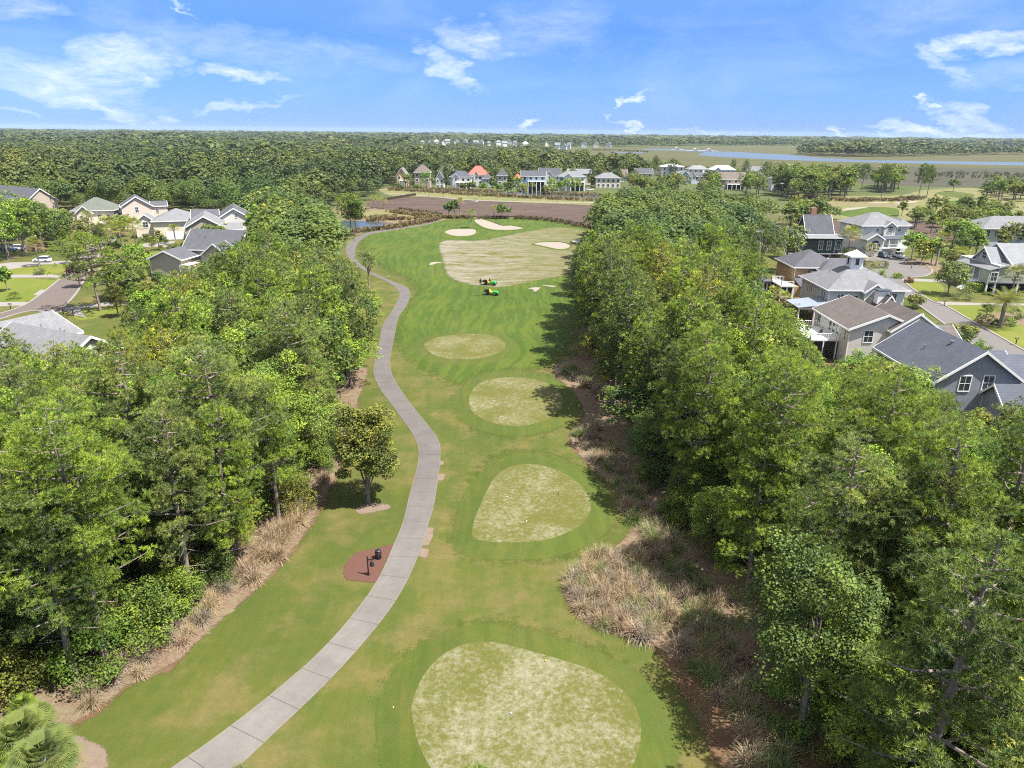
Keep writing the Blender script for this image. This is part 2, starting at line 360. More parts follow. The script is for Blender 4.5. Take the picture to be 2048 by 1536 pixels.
WALLC = dict(sage=(.44, .47, .41), cream=(.66, .58, .46), blue=(0.279, 0.306, 0.361), white=(0.614, 0.594, 0.550), paleblue=(0.521, 0.549, 0.568), tan=(0.465, 0.324, 0.189), beige=(0.391, 0.324, 0.258),
             pink=(0.614, 0.495, 0.421), cream_old=(0.595, 0.468, 0.284), green=(0.051, 0.068, 0.060), sage_old=(0.372, 0.378, 0.284), grey=(0.437, 0.396, 0.335),
             teal=(0.335, 0.414, 0.396), brick=(0.391, 0.243, 0.155), lightblue=(0.372, 0.468, 0.533), deepblue=(0.149, 0.225, 0.327))
for k_, c_ in WALLC.items(): M['w_'+k_] = siding(k_+'_siding', c_)
M['trim'] = plain('white_trim', (.74, .74, .72) if True else (0.5920, 0.5840, 0.5680), .5, .35, .05)
M['glass'] = mat('window_glass', lambda b, g, o: b.mix(b.noise(o, .8, 3), (.015, .02, .025), (.06, .075, .09)), .08, .6)
M['screen'] = plain('dark_screen', (.035, .035, .035), .8, .1)
M['black'] = plain('black_paint', (.018, .018, .02), .45, .4)
M['rubber'] = plain('black_rubber', (.02, .02, .02), .8, .2)
M['steel'] = plain('steel', (.35, .35, .36), .35, .5, metal=.6)
M['cargreen'] = plain('green_paint', (.03, .26, .04), .35, .5, .05)
M['yellow'] = plain('yellow_vinyl', (.75, .50, .04), .5, .4, .05)
M['carwhite'] = plain('white_car_paint', (.74, .74, .74), .3, .5, .02)
M['carblue'] = plain('dark_blue_car_paint', (.02, .035, .07), .3, .5, .05)
M['wood'] = plain('weathered_wood', (.10, .075, .05), .85, .2, .3)
M['skin'] = plain('skin', (.35, .22, .15), .6, .3)
M['darkcloth'] = plain('dark_cloth', (.02, .022, .028), .9, .1)
M['brick'] = plain('brick', (.32, .17, .12), .9, .1, .3, 8)
M['redleaf'] = foliage_mat('red_leaves', .25, (1.3, 1.2, 1.2))
# ------------------------------------------------------------------ object helpers
def tag(o, label=None, cat=None, group=None, kind=None):
    if label: o['label'] = label
    if cat: o['category'] = cat
    if group: o['group'] = group
    if kind: o['kind'] = kind
    return o
def empty(name, loc, rz=0.0, s=1.0):
    o = bpy.data.objects.new(name, None); COL.objects.link(o)
    o.location = loc; o.rotation_euler = (0, 0, rz); o.scale = (s, s, s); o.empty_display_size = .5
    return o
def link(name, me, parent=None, m=None):
    if m is not None and not me.materials: me.materials.append(m)
    o = bpy.data.objects.new(name, me); COL.objects.link(o)
    if parent is not None: o.parent = parent
    return o
class MB:
    def __init__(s): s.v = []; s.f = []; s.uv = None
    def add(s, vs, fs):
        n = len(s.v); s.v += [tuple(v) for v in vs]; s.f += [tuple(i+n for i in f) for f in fs]; return s
    def box(s, x0, x1, y0, y1, z0, z1):
        return s.add([(x0,y0,z0),(x1,y0,z0),(x1,y1,z0),(x0,y1,z0),(x0,y0,z1),(x1,y0,z1),(x1,y1,z1),(x0,y1,z1)],
                     [(0,3,2,1),(4,5,6,7),(0,1,5,4),(1,2,6,5),(2,3,7,6),(3,0,4,7)])
    def hexa(s, a, b):   # two quads (lists of four points), joined
        return s.add(list(a)+list(b), [(3,2,1,0),(4,5,6,7),(0,1,5,4),(1,2,6,5),(2,3,7,6),(3,0,4,7)])
    def slab(s, q, t):   # a planar quad/tri thickened downward
        q = [Vector(p) for p in q]; n = (q[1]-q[0]).cross(q[2]-q[0]).normalized()
        if n.z < 0: q.reverse(); n = -n
        k = len(q); lo = [p - n*t for p in q]
        return s.add([*q, *lo], [tuple(range(k)), tuple(range(2*k-1, k-1, -1))] + [(i, i+k, (i+1) % k+k, (i+1) % k) for i in range(k)])
    def bar(s, a, b, r, r2=None, n=6):
        a = Vector(a); b = Vector(b); r2 = r if r2 is None else r2
        d = (b-a).normalized(); x = d.orthogonal().normalized(); y = d.cross(x)
        vs = [a + x*r*math.cos(2*PI*i/n) + y*r*math.sin(2*PI*i/n) for i in range(n)] + [b + x*r2*math.cos(2*PI*i/n) + y*r2*math.sin(2*PI*i/n) for i in range(n)]
        return s.add(vs, [(i, (i+1) % n, (i+1) % n+n, i+n) for i in range(n)] + [tuple(range(n-1, -1, -1)), tuple(range(n, 2*n))])
    def tube(s, pts, rs, n=6):
        pts = [Vector(p) for p in pts]; base = len(s.v); k = len(pts)
        for i, p in enumerate(pts):
            d = (pts[min(i+1, k-1)]-pts[max(i-1, 0)]).normalized()
            x = d.cross(Vector((.3, .9, .1))).normalized(); y = d.cross(x)
            for j in range(n):
                a = 2*PI*j/n; s.v.append(tuple(p + x*rs[i]*math.cos(a) + y*rs[i]*math.sin(a)))
        for i in range(k-1):
            for j in range(n):
                a = base+i*n+j; b2 = base+i*n+(j+1) % n; s.f.append((a, b2, b2+n, a+n))
        s.f.append(tuple(base+(k-1)*n+j for j in range(n)))
        return s
    def lathe(s, prof, n=16, c=(0, 0, 0)):
        base = len(s.v)
        for (r, z) in prof:
            for j in range(n): a = 2*PI*j/n; s.v.append((c[0]+r*math.cos(a), c[1]+r*math.sin(a), c[2]+z))
        for i in range(len(prof)-1):
            for j in range(n):
                a = base+i*n+j; b2 = base+i*n+(j+1) % n; s.f.append((a, b2, b2+n, a+n))
        s.f.append(tuple(base+(len(prof)-1)*n+j for j in range(n))); s.f.append(tuple(base+j for j in range(n-1, -1, -1)))
        return s
    def mesh(s, name, m, smooth=False):
        me = bpy.data.meshes.new(name); me.from_pydata(s.v, [], s.f); me.update()
        if m is not None: me.materials.append(m)
        if smooth: me.polygons.foreach_set('use_smooth', [True]*len(me.polygons))
        return me
    def build(s, name, m, parent=None, smooth=False):
        return link(name, s.mesh(name, m, smooth), parent)

def np_mesh(name, V, tone, m):
    """V (N,k,3) polygons of k corners each; tone (N,) per polygon"""
    N, k, _ = V.shape
    me = bpy.data.meshes.new(name)
    me.vertices.add(N*k); me.vertices.foreach_set('co', V.reshape(-1).astype(np.float32))
    me.loops.add(N*k); me.loops.foreach_set('vertex_index', np.arange(N*k, dtype=np.int32))
    me.polygons.add(N); me.polygons.foreach_set('loop_start', (np.arange(N)*k).astype(np.int32))
    a = me.attributes.new('tone', 'FLOAT', 'POINT'); a.data.foreach_set('value', np.repeat(tone, k).astype(np.float32))
    me.update(calc_edges=True)
    me.materials.append(m)
    return me
def catmull(pts, sub=6, closed=True):
    pts = [Vector(p) for p in pts]; n = len(pts); out = []
    for i in range(n if closed else n-1):
        g = (lambda k: pts[k % n]) if closed else (lambda k: pts[max(0, min(n-1, k))])
        p0, p1, p2, p3 = g(i-1), g(i), g(i+1), g(i+2)
        for j in range(sub):
            t = j/sub
            out.append(.5*((2*p1)+(-p0+p2)*t+(2*p0-5*p1+4*p2-p3)*t*t+(-p0+3*p1-3*p2+p3)*t**3))
    if not closed: out.append(pts[-1])
    return out
def fill(pts3, name, m, parent=None):
    bm = bmesh.new(); vs = [bm.verts.new(p) for p in pts3]; f = bm.faces.new(vs)
    bmesh.ops.triangulate(bm, faces=[f])
    me = bpy.data.meshes.new(name); bm.to_mesh(me); bm.free(); me.materials.append(m)
    for p in me.polygons:
        if p.normal.z < 0: p.flip()
    return link(name, me, parent)
LV = [0.0]
def soften(m):
    """the same ground material with a ragged, dithered rim read from the 'edge' attribute"""
    nm = m.name+'_ragged'
    if nm in bpy.data.materials: return bpy.data.materials[nm]
    c = m.copy(); c.name = nm; b = NB(c.node_tree)
    out = [n for n in c.node_tree.nodes if n.type == 'OUTPUT_MATERIAL'][0]; src = out.inputs[0].links[0].from_socket
    at = b.n('ShaderNodeAttribute'); at.attribute_name = 'edge'
    g = b.n('ShaderNodeNewGeometry').outputs['Position']
    n = b.math('ADD', b.math('MULTIPLY', b.noise(g, 1.1, 6, .75), .65), b.math('MULTIPLY', b.noise(g, 9, 3, .7), .35))
    f = b.ramp(b.math('SUBTRACT', at.outputs['Fac'], b.ramp(n, .28, .72)), -.06, .10)
    tr = b.n('ShaderNodeBsdfTransparent'); mx = b.n('ShaderNodeMixShader')
    b.l(f, mx.inputs[0]); b.l(tr.outputs[0], mx.inputs[1]); b.l(src, mx.inputs[2]); b.l(mx.outputs[0], out.inputs[0])
    return c
def sheet(name, px, m, z, smooth=True, wob=0.0, sub=6, seed=0, edge=0.0):
    pts = [P(u, v, 0) for u, v in px]
    if smooth: pts = catmull(pts, sub)
    if not edge:
        o = fill([(p.x, p.y, z) for p in pts], name, m); tag(o, kind='structure'); return o
    n = len(pts); ar = sum(pts[i].x*pts[(i+1) % n].y-pts[(i+1) % n].x*pts[i].y for i in range(n)); sg = 1 if ar > 0 else -1
    def nrm(i):
        d = (pts[(i+1) % n]-pts[i-1]); d = d.normalized() if d.length > 1e-6 else Vector((1, 0, 0)); return Vector((d.y, -d.x, 0))*sg
    inn = [pts[i]-nrm(i)*edge*.5 for i in range(n)]; out = [pts[i]+nrm(i)*edge*.5 for i in range(n)]
    from mathutils.geometry import delaunay_2d_cdt as cdt
    co = [Vector((p.x, p.y)) for p in out+inn]
    ed = [(i, (i+1) % n) for i in range(n)]+[(n+i, n+(i+1) % n) for i in range(n)]
    V, E_, F_, ov, oe, of = cdt(co, ed, [list(range(n)) if sg > 0 else list(range(n-1, -1, -1))], 1, 1e-4)
    ev = np.array([(1.0 if min(o) >= n else 0.0) if len(o) else .5 for o in ov], dtype=np.float32)
    me = bpy.data.meshes.new(name); me.from_pydata([(v.x, v.y, z) for v in V], [], [tuple(f) for f in F_]); me.materials.append(soften(m))
    at_ = me.attributes.new('edge', 'FLOAT', 'POINT'); at_.data.foreach_set('value', ev)
    me.update()
    for p in me.polygons:
        if p.normal.z < 0: p.flip()
    return tag(link(name, me), kind='structure')
# ------------------------------------------------------------------ ground and setting
g = MB(); g.add([(-9000,-60,0),(9000,-60,0),(9000,9000,0),(-9000,9000,0)], [(0,1,2,3)]); tag(g.build('ground', M['ground']), kind='structure')
GRASS = [(-60,1700),(20,1480),(120,1462),(190,1430),(260,1370),(345,1335),(400,1265),(480,1205),(545,1150),(600,1085),(650,1010),(690,930),(725,860),(715,800),(690,745),(690,690),(720,640),(700,585),(640,550),(620,500),(640,474),(720,466),(770,458),(830,450),(880,438),(960,433),(1060,433),(1120,440),(1180,452),(1230,470),(1210,540),(1180,600),(1160,700),(1105,740),(1150,790),(1168,830),(1140,868),(1150,900),(1200,950),(1256,1005),(1266,1050),(1225,1100),(1150,1150),(1132,1195),(1180,1250),(1290,1285),(1330,1330),(1420,1500),(1480,1750),(600,1800)]
sheet('grass', GRASS, M['rough'], .004, edge=1.6)
FAIR = [(790,640),(830,590),(815,560),(760,530),(722,498),(735,470),(800,458),(880,443),(960,438),(1060,438),(1130,446),(1180,462),(1200,500),(1170,560),(1150,640),(1130,700),(1080,735),(1000,760),(930,770),(860,745),(800,700)]
sheet('fairway', FAIR, M['fairway'], .008, edge=9)
CENTRE_AP = [[(x, y) for x, y in [(790,1540),(780,1420),(800,1340),(870,1275),(985,1245),(1110,1270),(1230,1320),(1310,1400),(1330,1500),(1300,1620),(1150,1700),(900,1700)]],
             [(920,1100),(925,1010),(960,940),(1010,905),(1100,905),(1190,950),(1225,1010),(1215,1060),(1150,1105),(1050,1120)],
             [(915,812),(920,775),(960,745),(1040,738),(1120,760),(1160,808),(1130,850),(1040,875),(950,860)]]
for i_, q in enumerate(CENTRE_AP): sheet('tee_apron', q, M['apron'], .012, edge=6)
sheet('topdressed_fairway', [(884,483),(960,481),(1010,472),(1060,462),(1110,455),(1165,460),(1200,478),(1190,520),(1150,545),(1100,556),(1050,566),(1000,574),(955,571),(915,562),(895,548),(886,520)], M['topdress'], .016, edge=3)
def tee(px, m, h=.35):
    pts = catmull([P(u, v, h) for u, v in px], 6)
    c = sum((p for p in pts), Vector())/len(pts); mb = MB(); n = len(pts)
    o1 = [p + (p-c).normalized()*2.4 for p in pts]
    mb2 = MB()
    vs = [(p.x, p.y, h-.05) for p in pts] + [(p.x, p.y, .012) for p in o1]
    mb2.add(vs, [(i, (i+1) % n, (i+1) % n+n, i+n) for i in range(n)])
    sk = mb2.build('tee_bank', M['apron'], None, True); tag(sk, kind='structure')
    top = fill([(p.x, p.y, h-.045) for p in pts], 'tee_box', m); tag(top, kind='structure')
tee([(826,1397),(849,1347),(886,1308),(932,1287),(981,1283),(1031,1293),(1114,1316),(1188,1341),(1242,1376),(1275,1422),(1282,1471),(1262,1536),(1200,1610),(1100,1650),(980,1640),(900,1585),(862,1536),(835,1480),(824,1430)], M['tee_worn'])
tee([(944,1062),(952,1030),(969,991),(990,954),(1019,933),(1052,927),(1097,933),(1143,954),(1172,983),(1182,1012),(1170,1041),(1135,1064),(1085,1080),(1010,1084),(955,1078)], M['tee_half'])
tee([(938,805),(945,780),(965,763),(1000,755),(1050,755),(1095,766),(1120,785),(1125,805),(1110,828),(1075,845),(1030,851),(985,845),(950,828)], M['tee_half'], .3)
tee([(848,690),(860,680),(890,671),(940,667),(985,671),(1010,685),(1005,700),(985,710),(950,717),(900,717),(865,708)], M['tee_ok'], .3)
def bunker(px):
    pts = catmull([P(u, v, 0) for u, v in px], 5); n = len(pts)
    c = sum((p for p in pts), Vector())/n
    lip = MB(); out = [p+(p-c).normalized()*.7 for p in pts]
    lip.add([(p.x, p.y, .02) for p in out]+[(p.x, p.y, .30) for p in pts]+[(p.x*.97+c.x*.03, p.y*.97+c.y*.03, .035) for p in pts],
            [(i, (i+1) % n, (i+1) % n+n, i+n) for i in range(n)]+[(i+n, (i+1) % n+n, (i+1) % n+2*n, i+2*n) for i in range(n)])
    tag(lip.build('bunker_lip', M['fairway'], None, True), kind='structure')
    tag(fill([(p.x*.99+c.x*.01, p.y*.99+c.y*.01, .032) for p in pts], 'bunker', M['sand']), kind='structure')
bunker([(889,464),(901,459),(925,458),(950.6,459),(951,468),(936,473),(909.6,473),(895,469)])
bunker([(947.6,441),(955,438.5),(966,439),(983,444),(1005,451.5),(1021,451),(1048,456.6),(1030,460.5),(997,461),(974,458),(957,450)])
bunker([(1066,489),(1079.5,485),(1114.6,484),(1135,487.5),(1141,493),(1133,498.5),(1114.6,499.5),(1085,493)])
bunker([(1143,482),(1167,477),(1184,481),(1170,489),(1153,489)])
for q in ([(858,529),(862,525),(872,524),(884,525),(872,527),(864,530)], [(1056,577),(1066,575),(1080,575),(1078,579),(1069,583),(1066,579)], [(1085,570),(1110,572),(1105,574)]):
    sheet('sand_spill', q, M['sand'], .024, edge=.8)
for q in ([(712,1018),(735,1006),(768,1008),(782,1014),(760,1022),(735,1027),(718,1028)], [(846,1100),(852,1098),(850,1112),(842,1114)], [(848,1085),(856,1072),(852,1062),(864,1056),(858,1075),(852,1090)],
          [(876,925),(884,922),(882,930)], [(878,958),(884,948),(883,960)], [(915,1045),(940,1036),(945,1042),(925,1050)], [(60,1530),(100,1480),(140,1470),(210,1500),(200,1560),(80,1570)],):
    sheet('bare_patch', q, M['scuff'], .018, edge=.8)
# pine straw beds along the woods
sheet('pine_straw_bed', [(20,1500),(110,1462),(185,1425),(255,1372),(345,1330),(420,1262),(500,1190),(560,1130),(612,1062),(655,985),(685,925),(712,850),(715,800),(728,770),(730,735),(640,760),(560,900),(480,1030),(330,1180),(200,1280),(60,1370),(-60,1440)], M['pinestraw'], .020, edge=1.4)
sheet('pine_straw_bed', [(1105,735),(1150,790),(1168,830),(1140,868),(1150,900),(1200,950),(1256,1005),(1268,1050),(1226,1100),(1150,1150),(1132,1195),(1180,1250),(1290,1285),(1380,1340),(1600,1500),(1700,1400),(1600,1200),(1450,1000),(1350,850),(1250,740),(1160,720)], M['pinestraw'], .020, edge=1.4)
sheet('mulch_bed', [(688,1148),(691,1130),(706,1110),(730,1101),(757,1096),(775,1091),(786,1090),(770,1125),(752,1163),(722,1163),(697,1160)], M['mulch'], .028, edge=.5)
# cart path
PL = [(300,1575),(342,1536),(415,1485),(499,1422),(572,1363),(635,1307),(699,1237),(754.6,1160),(787,1089.5),(806.7,1040),(819,989),(833,938.5),(837,899.6),(828,872.6),(810,845.6),(786,812.7),(759.5,776.7),(747.5,746.8),(749,726),(758,687),(765.5,651),(783.6,622),(797,598),(798,584),(786.5,571),(763,558),(736.7,546),(710,528),(694,511),(692,499),(695.7,484.5),(716,473),(737,465),(769,459.5),(816,453),(851,447.5),(875,441)]
PR_ = [(430,1575),(474,1536),(551,1463),(628,1390),(698,1317.5),(765,1238),(808,1173),(840.5,1101),(853,1060),(867,1013),(876,959.5),(881,905.6),(876,878.6),(855,848.7),(828,815.7),(804,783),(786,753),(780,729),(782,705),(789.5,669),(797,634),(811,614),(819,596),(819,584),(813,574),(792,565),(763,553),(736.7,540),(716,522.5),(710,508),(712,493),(722,480),(742,468.5),(775,462.5),(818,455.5),(855,449),(878,442.5)]
def strip(name, L, Rr, m, z, sub=6, thick=.05):
    def res(px):
        pts = catmull([P(u, v, z) for u, v in px], 14, False)
        d = [0]
        for a, b_ in zip(pts, pts[1:]): d.append(d[-1]+(b_-a).length)
        N = 260; out = []; k = 0
        for i in range(N):
            s = d[-1]*i/(N-1)
            while k < len(d)-2 and d[k+1] < s: k += 1
            out.append(pts[k].lerp(pts[k+1], (s-d[k])/max(1e-6, d[k+1]-d[k])))
        return out
    # resample both edges at matching centre-line parameter
    n = len(L); A = []; B = []
    LL = catmull([P(u, v, z) for u, v in L], sub, False); RR = catmull([P(u, v, z) for u, v in Rr], sub, False)
    RD = catmull([P(u, v, z) for u, v in Rr], 24, False); j = 0; R2 = []
    for i, p in enumerate(LL):   # pair each left point with the nearest point across the path
        if i == len(LL)-1: j = len(RD)-1
        else:
            w = range(j, min(len(RD), j+90)); j = min(w, key=lambda q: (RD[q]-p).length)
        R2.append(RD[j])
    RR = R2; k = len(LL)
    mb = MB(); uvs = []; s = 0
    for i in range(k):
        if i: s += (((LL[i]+RR[i])/2)-((LL[i-1]+RR[i-1])/2)).length
        mb.v += [tuple(LL[i]), tuple(RR[i])]; uvs += [(0, s), (1, s)]
    for i in range(k-1): mb.f.append((2*i, 2*i+1, 2*i+3, 2*i+2))
    n0 = len(mb.v)
    for i in range(k): mb.v += [(LL[i].x, LL[i].y, 0.001), (RR[i].x, RR[i].y, 0.001)]; uvs += [(0, 0), (1, 0)]
    for i in range(k-1):
        mb.f.append((2*i, 2*i+2, n0+2*i+2, n0+2*i)); mb.f.append((2*i+1, n0+2*i+1, n0+2*i+3, 2*i+3))
    me = mb.mesh(name, m); uvl = me.uv_layers.new(name='UVMap')
    for lp in me.loops: uvl.data[lp.index].uv = uvs[lp.vertex_index]
    return tag(link(name, me), kind='structure')
strip('cart_path', PL, PR_, M['cartpath'], .05)
sheet('path_spur', [(-40,1450),(0,1462),(14,1480),(10,1500),(-10,1560),(-80,1560)], M['concrete'], .05)
# pond, island, marsh and back golf course
sheet('marsh_flat', [(735,412),(760,397),(800,393),(880,394),(960,401),(1100,407),(1200,410),(1260,425),(1240,458),(1180,456),(1120,442),(1060,434),(960,434),(880,436),(800,422)], M['marshbrown'], .004, edge=4)
sheet('pond_bank', [(620,484),(600,430),(700,412),(760,418),(850,430),(892,438),(860,445),(800,453),(740,462),(700,474)], M['pinestraw'], .006, edge=2)
sheet('fairway_island', [(720,428),(735,422),(790,421),(830,427),(885,437),(850,438),(800,434),(760,434),(725,436)], M['backgolf'], .012, edge=3)
sheet('pond', [(560,474),(560,438),(620,432),(668,440),(720,442),(760,444),(785,447),(768,455),(735,460),(700,465),(660,470),(600,478)], M['pond'], .016)
sheet('back_fairway', [(760,376),(830,381),(1000,388),(1200,396),(1260,400),(1260,412),(1100,407),(960,401),(860,394),(780,391)], M['backgolf'], .008, edge=3)
sheet('back_water', [(985,389),(1010,384),(1080,385),(1150,388),(1200,390),(1200,396),(1100,394.5),(1000,392)], M['pond'], .012)
strip('back_cart_path', [(768,385.4),(860,392.2),(950,399.8),(1100,403.8),(1230,404.5)], [(768,386.4),(860,393.2),(950,401),(1100,405),(1230,405.8)], M['concrete'], .03)
sheet('salt_marsh', [(1100,303),(1150,297),(1200,294),(1400,293),(1600,294),(1750,294),(2300,294),(2700,300),(2700,372),(2150,368),(1900,372),(1700,368),(1500,362),(1300,350),(1180,330),(1130,315)], M['marsh'], .008, edge=14)
sheet('mud_flats', [(1530,345),(1650,338),(1780,334),(1900,335),(2200,338),(2500,345),(2500,372),(2150,392),(1950,375),(1800,372),(1650,362)], M['mudflat'], .012, edge=14)
sheet('creek', [(1395,310.5),(1404,306),(1415,302.5),(1440,303),(1478,303.8),(1536,307.5),(1566,308.5),(1636,315),(1736,320.7),(1861,321.7),(1960,323.5),(2300,327),(2300,337),(2048,331),(1786,326),(1661,323),(1542,319),(1444,314)], M['water'], .020, smooth=False)
sheet('creek_branch', [(1282,299),(1300,297.3),(1340,298),(1400,300.5),(1440,302.5),(1430,305),(1393,303),(1340,300.6),(1300,299.6)], M['water'], .016, smooth=False)
sheet('creek_branch', [(1230,304),(1290,303.8),(1278,306.2),(1235,305.8)], M['water'], .016)
sheet('brown_marsh_flat', [(1650,446),(1750,440),(1850,444),(1960,452),(2100,462),(2100,500),(1900,482),(1700,476)], M['marshbrown'], .008, edge=3)
sheet('right_golf_course', [(1590,396),(1700,392),(1800,390),(1850,380),(1950,376),(2200,380),(2200,440),(1900,432),(1800,442),(1700,440),(1620,430)], M['backgolf'], .012, edge=3)
sheet('right_fairway', [(1683,430),(1683,425),(1711,416),(1761,414),(1796,419),(1790,437),(1736,438),(1700,434)], M['fairway'], .016)
sheet('right_green', [(1700,366),(1760,370),(1815,375),(1800,380),(1730,377),(1690,372)], M['apron'], .016)
sheet('right_green', [(1872,386),(1900,383),(1946,388),(1940,396),(1900,394)], M['apron'], .016)
sheet('right_green', [(1888,404),(1925,402),(1940,412),(1930,424),(1900,418)], M['fairway'], .016)
sheet('right_cart_path', [(1600,405),(1700,407),(1800,411),(1800,413),(1700,409.5),(1600,407.5)], M['scuff'], .020, edge=2)
sheet('right_bunker', [(1681,419),(1700,416),(1736,414),(1722,417),(1690,421)], M['sand'], .022)
sheet('right_bunker', [(1788,406),(1805,402),(1833,402),(1830,405),(1800,407)], M['sand'], .022)
sheet('right_bunker', [(1735,406),(1760,403.5),(1780,404),(1765,406)], M['sand'], .022)
# right neighbourhood: street, drives and lawns
sheet('neighbourhood_lawn', [(1500,520),(1600,470),(1700,478),(1900,484),(2150,500),(2300,900),(1950,900),(1700,700),(1560,600)], M['rough'], .004)
STREET_R = [(2200,790),(1995,716),(1930,676),(1880,640),(1838,610),(1790,580),(1755,556),(1730,538),(1728,524),(1755,513),(1800,514),(1838,524),(1862,540),(1850,552),(1818,556),(1812,568),(1861,602),(1888,611),(1955,650),(2022,688),(2200,790)]
def kerbed(name, px, m, z, kz=.13):
    pts = [P(u, v, 0) for u, v in px[:-1]]; pts = catmull(pts, 5); n = len(pts)
    tag(fill([(p.x, p.y, z) for p in pts], name, m), kind='structure')
    c = MB()
    def off(i):
        d = (pts[(i+1) % n]-pts[i-1]).normalized(); return Vector((d.y, -d.x, 0))
    area = sum(pts[i].x*pts[(i+1) % n].y-pts[(i+1) % n].x*pts[i].y for i in range(n)); sg = 1 if area > 0 else -1
    o2 = [pts[i]+off(i)*sg*.45 for i in range(n)]
    c.add([(p.x, p.y, z-.01) for p in pts]+[(p.x, p.y, kz) for p in pts]+[(p.x, p.y, kz) for p in o2]+[(p.x, p.y, 0) for p in o2],
          [(i+a*n, (i+1) % n+a*n, (i+1) % n+(a+1)*n, i+(a+1)*n) for i in range(n) for a in range(3)])
    tag(c.build('kerb', M['concrete']), kind='structure')
kerbed('street', STREET_R, M['asphalt'], .02)
for q in ([(1812,565),(1866,600),(1880,592),(1888,578),(1870,565)], [(1892,612),(1955,611),(1990,617),(1985,632),(1950,644),(1925,632)], [(1962,650),(2060,652),(2080,690),(2032,690)]):
    sheet('front_lawn', q, M['lawn'], .012)
for q in ([(1802,556),(1870,559),(1960,562),(1960,566),(1870,564),(1806,562)], [(1872,603),(1960,606),(2080,607),(2080,612),(1960,610.5),(1886,610)], [(1735,512),(1738,503),(1790,503),(1800,516),(1770,515)]):
    sheet('driveway', q, M['concrete'], .024, smooth=False)
for q in ([(1738,536),(1760,532),(1762,524),(1735,524)], [(1660,508),(1690,505),(1700,498),(1670,496)], [(1810,524),(1850,520),(1950,530),(1935,545),(1870,548),(1850,534)], [(1955,640),(1970,628),(2040,625),(2060,648),(2000,652),(1965,650)]):
    sheet('plant_bed', q, M['pinestraw'], .028)
# left neighbourhood
sheet('neighbourhood_lawn', [(-200,700),(-200,440),(0,450),(200,450),(420,470),(470,500),(400,560),(330,640),(240,690),(100,720)], M['rough'], .004)
STREET_L = [(-120,675),(-40,650),(0,638),(60,622),(112,626),(128,612),(152,585),(166,560),(180,535),(194,515),(205,495),(230,480),(220,474),(190,484),(172,500),(155,520),(140,540),(120,560),(82,590),(50,611),(0,628),(-60,640),(-60,640)]
kerbed('street', STREET_L, M['asphalt_brown'], .02)
for q in ([(-60,557),(107,560),(100,572),(57,602),(0,602),(-60,600)], [(15,533),(110,529),(140,528),(110,548),(0,549)], [(152,618),(240,610),(235,625),(160,640)], [(300,505),(345,500),(350,508),(300,515)], [(300,520),(340,518),(335,530),(300,535)]):
    sheet('front_lawn', q, M['lawn'], .012)
for q in ([(-60,550),(105,549),(130,552),(125,556),(100,555),(-60,556)], [(-60,536),(20,525),(165,521),(160,527),(90,529),(0,541)], [(-60,604),(60,604),(45,611),(-60,616)], [(120,617),(235,602),(320,594),(330,600),(240,610),(160,617),(172,636),(150,630)], [(290,487),(350,482),(352,494),(270,494)], [(66,590),(82,579),(95,581),(80,591)]):
    sheet('driveway', q, M['concrete'], .024, smooth=False)
for q in ([(140,462),(200,458),(200,464),(150,468)], [(10,515),(35,514),(30,519),(10,520)]):
    sheet('plant_bed', q, M['pinestraw'], .02)

# ------------------------------------------------------------------ houses
def gable(roof, wall, trim, x0, x1, y0, y1, z, rise, ax, ov=.45, t=.18):
    """ridge along ax; roof slabs, gable walls, barge boards"""
    if ax == 'y':
        xm = (x0+x1)/2; s = rise/((x1-x0)/2); e = z-ov*s
        for a, sg in ((x0-ov, 1), (x1+ov, -1)):
            roof.slab([(a, y0-ov, e+t), (xm, y0-ov, z+rise+t), (xm, y1+ov, z+rise+t), (a, y1+ov, e+t)], t)
            for yy in (y0-ov-.05, y1+ov-.03):
                trim.hexa([(a, yy, e-.16), (xm, yy, z+rise-.16), (xm, yy+.08, z+rise-.16), (a, yy+.08, e-.16)], [(a, yy, e+t+.03), (xm, yy, z+rise+t+.03), (xm, yy+.08, z+rise+t+.03), (a, yy+.08, e+t+.03)])
            trim.box(a-(.08 if sg > 0 else 0), a+(0 if sg > 0 else .08), y0-ov, y1+ov, e-.12, e+t-.02)
        for yy in (y0, y1): wall.add([(x0, yy, z), (x1, yy, z), (xm, yy, z+rise)], [(0, 1, 2) if yy == y0 else (2, 1, 0)])
    else:
        ym = (y0+y1)/2; s = rise/((y1-y0)/2); e = z-ov*s
        for a, sg in ((y0-ov, 1), (y1+ov, -1)):
            roof.slab([(x0-ov, a, e+t), (x1+ov, a, e+t), (x1+ov, ym, z+rise+t), (x0-ov, ym, z+rise+t)], t)
            for xx in (x0-ov-.05, x1+ov-.03):
                trim.hexa([(xx, a, e-.16), (xx+.08, a, e-.16), (xx+.08, ym, z+rise-.16), (xx, ym, z+rise-.16)], [(xx, a, e+t+.03), (xx+.08, a, e+t+.03), (xx+.08, ym, z+rise+t+.03), (xx, ym, z+rise+t+.03)])
            trim.box(x0-ov, x1+ov, a-(.08 if sg > 0 else 0), a+(0 if sg > 0 else .08), e-.12, e+t-.02)
        for xx in (x0, x1): wall.add([(xx, y0, z), (xx, y1, z), (xx, ym, z+rise)], [(2, 1, 0) if xx == x0 else (0, 1, 2)])
